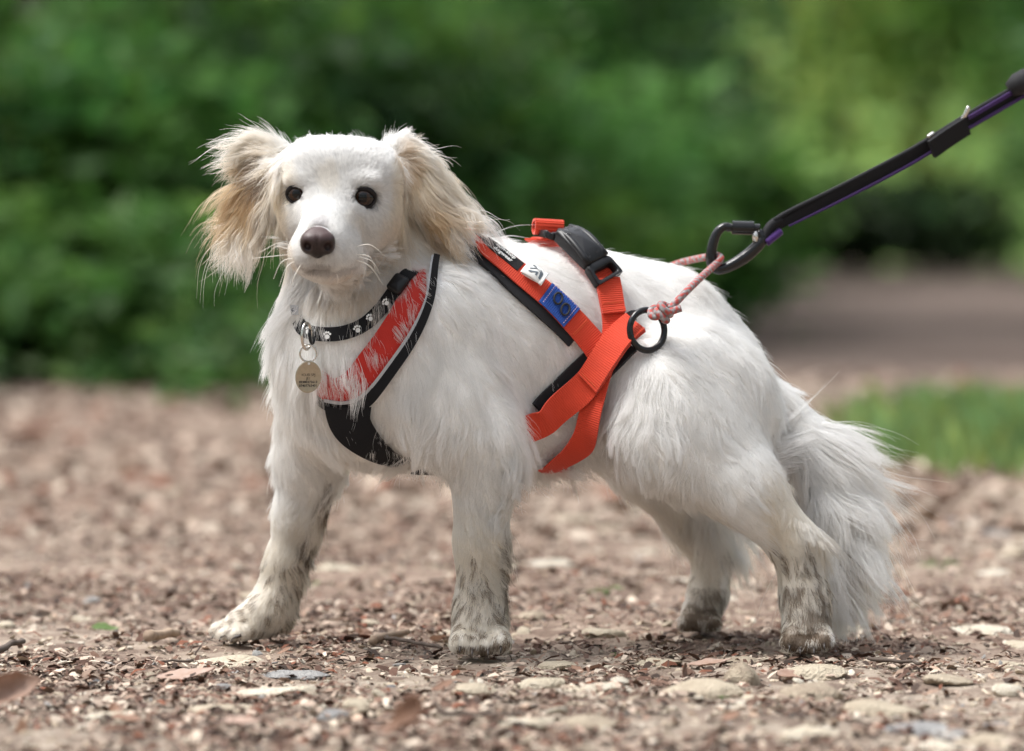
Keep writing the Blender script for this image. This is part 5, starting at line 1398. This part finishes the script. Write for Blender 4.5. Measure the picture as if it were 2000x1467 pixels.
# comb
FL = np.zeros((N, 3)); FV = np.zeros((N, gv.shape[1]))
for i in range(0, N, 40000):
    d2 = ((R0[i:i + 40000, None] - gp[None]) ** 2).sum(-1)
    ww = 1 / (d2 + .012 ** 2) ** 2.2
    ww /= ww.sum(1, keepdims=True)
    FL[i:i + 40000] = ww @ gd; FV[i:i + 40000] = ww @ gv
Lm, lift, droop, wave = FV[:, 0] * .001, FV[:, 1], FV[:, 2], FV[:, 3]
Lm = Lm * np.where(Lm > .012, 1.18, 1.0)
rnd = rng.random((N, 6))
# locks: strands share a lock centre and lean towards its middle
from mathutils.kdtree import KDTree
def locks(P, M):
    c = rng.choice(len(P), M, replace=False)
    kd = KDTree(M)
    for i, j in enumerate(c): kd.insert(P[j], i)
    kd.balance()
    return c, np.array([kd.find(p)[1] for p in P])
NL, NB = 24000, 4200
lc, li = locks(R0, NL)
bc, bi = locks(R0, NB)
ln = rng.random((NL, 4)); bn_r = rng.random((NB, 6))
FL = FL + .30 * np.stack([noise3(R0, 14, s) for s in (11, 12, 13)], 1) * (.4 + wave)[:, None]
FL = FL + (.30 * (ln[li][:, :3] - .5)) * (.3 + wave)[:, None] + (.75 * (bn_r[bi][:, :3] - .5)) * (.25 + wave)[:, None]
T = FL - nrm * (FL * nrm).sum(1, keepdims=True)
T /= np.linalg.norm(T, axis=1, keepdims=True) + 1e-9
Lm = Lm * (.62 + .5 * rnd[:, 0]) * (.85 + .3 * ln[li][:, 3]) * (.78 + .44 * bn_r[bi][:, 3])
earz = (((px < 555) & (px > 380)) | ((px > 785) & (px < 960))) & (py < 500) & (R0[:, 1] < .02)
Lm = np.where(earz, Lm * (.45 + .85 * rnd[:, 2] ** 1.5), Lm)
stray = rnd[:, 1] > .955
Lm = np.where(stray, Lm * 1.25, Lm)
lift_s = np.clip(lift * (.75 + .5 * rnd[:, 2]) * (.30 + 1.4 * bn_r[bi][:, 4]) + np.where(stray, .35 * rnd[:, 3], 0), 0, .9)
S = 7
pts = np.zeros((N, S, 3)); pts[:, 0] = R0 - nrm * .0008
tt = np.linspace(0, 1, S)
wdir = np.cross(nrm, T)
wph = bn_r[bi][:, 5] * 6.28 + ln[li][:, 0] * 1.5 + rnd[:, 3] * .8
for k in range(1, S):
    t = tt[k]
    d = T + nrm * (lift_s * (1.0 - .75 * t))[:, None] + np.array([0, 0, -1.0]) * (droop * 1.3 * t)[:, None]
    d = d + wdir * (wave * .62 * np.sin(wph + t * 5.6))[:, None] * (Lm > .012)[:, None]
    d = d + .16 * (rnd[:, 3:6] - .5) * t
    d /= np.linalg.norm(d, axis=1, keepdims=True)
    pts[:, k] = pts[:, k - 1] + d * (Lm / (S - 1))[:, None]
# gather tips towards the lock's own strand
cl = (.30 + .40 * ln[li][:, 1]) * np.clip((Lm - .004) / .02, 0.15, 1) * np.where(stray, .2, 1)
off = pts[lc[li]] - R0[lc[li]][:, None] + R0[:, None] * .35 + R0[lc[li]][:, None] * .65
okc = np.linalg.norm(R0 - R0[lc[li]], axis=1) < .018
cw = (cl * okc)[:, None] * (tt ** 1.3)[None]
pts = pts * (1 - cw[..., None]) + off * cw[..., None]
off = pts[bc[bi]] - R0[bc[bi]][:, None] + R0[:, None] * .45 + R0[bc[bi]][:, None] * .55
okc = np.linalg.norm(R0 - R0[bc[bi]], axis=1) < .022
cw = ((.18 + .62 * wave * bn_r[bi][:, 2]) * okc * np.clip((Lm - .006) / .015, 0, 1) * np.where(stray, .2, 1))[:, None] * (tt ** 1.2)[None]
pts = pts * (1 - cw[..., None]) + off * cw[..., None]
# keep strands outside the body and above the ground
for _ in range(2):
    for k in range(1, S):
        q = pts[:, k]; v = body.at(q); need = .0012 + .0004 * k
        m = v < need
        if m.any(): pts[m, k] = q[m] + body.grad(q[m], .004) * (need - v[m])[:, None]
pts[..., 2] = np.maximum(pts[..., 2], .004)
# hair under the harness and collar stays under it
PRESS = globals().get('PRESS')
cut = np.full(N, S)
if PRESS is not None:
    for k in range(S):
        ins = PRESS(pts[:, k]) if k else ROOTED(R0)
        hitk = ins & (cut == S) & (rnd[:, 4] < .94)
        cut[hitk] = k
    under = cut == 0
    frac = np.where(cut < S, np.maximum(cut - .45, .0) / (S - 1), 1)
    sel = (cut < S) & (cut > 0)
    new = pts[sel]; fr = frac[sel]
    tq = tt[None] * fr[:, None] * (S - 1); i0 = np.minimum(tq.astype(int), S - 2); w_ = (tq - i0)[..., None]
    ar = np.arange(len(new))[:, None]
    pts[sel] = new[ar, i0] * (1 - w_) + new[ar, i0 + 1] * w_
    ok = ~under
    pts, R0, nrm, rnd, Lm, bi, li = pts[ok], R0[ok], nrm[ok], rnd[ok], Lm[ok], bi[ok], li[ok]
    N = len(pts)
hc = coat(R0, rnd, ln[li][:, 2])
hpx, hpy = PX(R0); facez = (spot(hpx, hpy, 655, 410, 125, 150, .3) * (R0[:, 1] < -.05))[:, None]      # short face hair: more shade variation from hair to hair
hc = np.clip(hc * (.94 - .05 * facez + (.07 + .05 * facez) * rnd[:, 5:6]) * (.925 - .05 * facez + (.085 + .05 * facez) * ln[li][:, 1:2]), 0, .96)
px, py = PX(R0)
w0 = np.where(Lm < .011, .00018, .00020)
def hair_object(name, sel, mat, parent):
    P = pts[sel]; n = len(P)
    cv = bpy.data.hair_curves.new(name)
    cv.add_curves([S] * n)
    cv.attributes['position'].data.foreach_set('vector', P.astype(np.float32).ravel())
    r = cv.attributes.get('radius') or cv.attributes.new('radius', 'FLOAT', 'POINT')
    rad = (w0[sel][:, None] * (1 - .78 * tt ** 1.6)[None]).astype(np.float32)
    r.data.foreach_set('value', rad.ravel())
    a = cv.attributes.new('tint', 'FLOAT_COLOR', 'CURVE')
    c = np.ones((n, 4), np.float32); c[:, :3] = hc[sel]
    a.data.foreach_set('color', c.ravel())
    o = bpy.data.objects.new(name, cv); COL.objects.link(o); cv.materials.append(mat); o.parent = parent
    o.matrix_parent_inverse = Matrix.Translation(-Vector(parent.location)) if parent.parent is None else Matrix.Identity(4)
    return o
fur_mat = bpy.data.materials.new('fur'); fur_mat.use_nodes = True
nt = fur_mat.node_tree; nt.nodes.remove(nt.nodes['Principled BSDF'])
at = nt.nodes.new('ShaderNodeAttribute'); at.attribute_name = 'tint'
hb = nt.nodes.new('ShaderNodeBsdfHairPrincipled'); hb.parametrization = 'COLOR'
hb.inputs['Roughness'].default_value = .40; hb.inputs['Radial Roughness'].default_value = .7; hb.inputs['Random Roughness'].default_value = .2
gm_ = nt.nodes.new('ShaderNodeGamma'); gm_.inputs['Gamma'].default_value = 1.6; nt.links.new(at.outputs['Color'], gm_.inputs['Color']); nt.links.new(gm_.outputs[0], hb.inputs['Color'])
df = nt.nodes.new('ShaderNodeBsdfDiffuse'); tr = nt.nodes.new('ShaderNodeBsdfTranslucent'); ms = nt.nodes.new('ShaderNodeMixShader'); m2 = nt.nodes.new('ShaderNodeMixShader')
ms.inputs[0].default_value = .45; m2.inputs[0].default_value = .45
nt.links.new(at.outputs['Color'], df.inputs['Color']); nt.links.new(at.outputs['Color'], tr.inputs['Color'])
nt.links.new(df.outputs[0], ms.inputs[1]); nt.links.new(tr.outputs[0], ms.inputs[2])
nt.links.new(ms.outputs[0], m2.inputs[1]); nt.links.new(hb.outputs[0], m2.inputs[2])
nt.links.new(m2.outputs[0], nt.nodes['Material Output'].inputs['Surface'])
is_ear = (((px < 555) & (px > 380)) | ((px > 772) & (px < 960))) & (py < 500) & (R0[:, 1] < .02) & (body.at(R0) > -1)
is_ear &= ~((px > 772) & (py > 478))
is_tail = (px > 1535) & (py > 800) & (py < 1200) & (R0[:, 1] > .0)
ear_fur = hair_object('ear_fur', is_ear, fur_mat, dog); tag(ear_fur, 'long cream and tan hair on the ears')
tail_fur = hair_object('tail_plume', is_tail & ~is_ear, fur_mat, dog)
coat_fur = hair_object('coat_fur', ~is_ear & ~is_tail, fur_mat, dog)

# whiskers
wm_ = plain('whisker', (.92, .88, .80), .4)
for (x0, y0, x1, y1, x2, y2) in [(575,484,545,475,505,494), (574,490,540,482,520,500), (574,497,538,500,492,505), (578,503,550,512,534,545), (580,508,560,522,545,560), (590,512,575,540,566,566),
                                 (690,484,722,478,752,500), (690,496,722,502,735,532), (694,500,726,510,742,536), (690,506,722,520,748,556), (700,512,712,530,708,548), (655,528,660,545,657,560)]:
    a = body.hit(x0, y0); d1 = W(x1, y1, a[1] - .006); d2 = W(x2, y2, a[1] - .002)
    V, F = tube(catmull([a, d1, d2], 14), np.linspace(.00042, .00016, 14), 5); obj_np('whisker', V, F, wm_, dog)
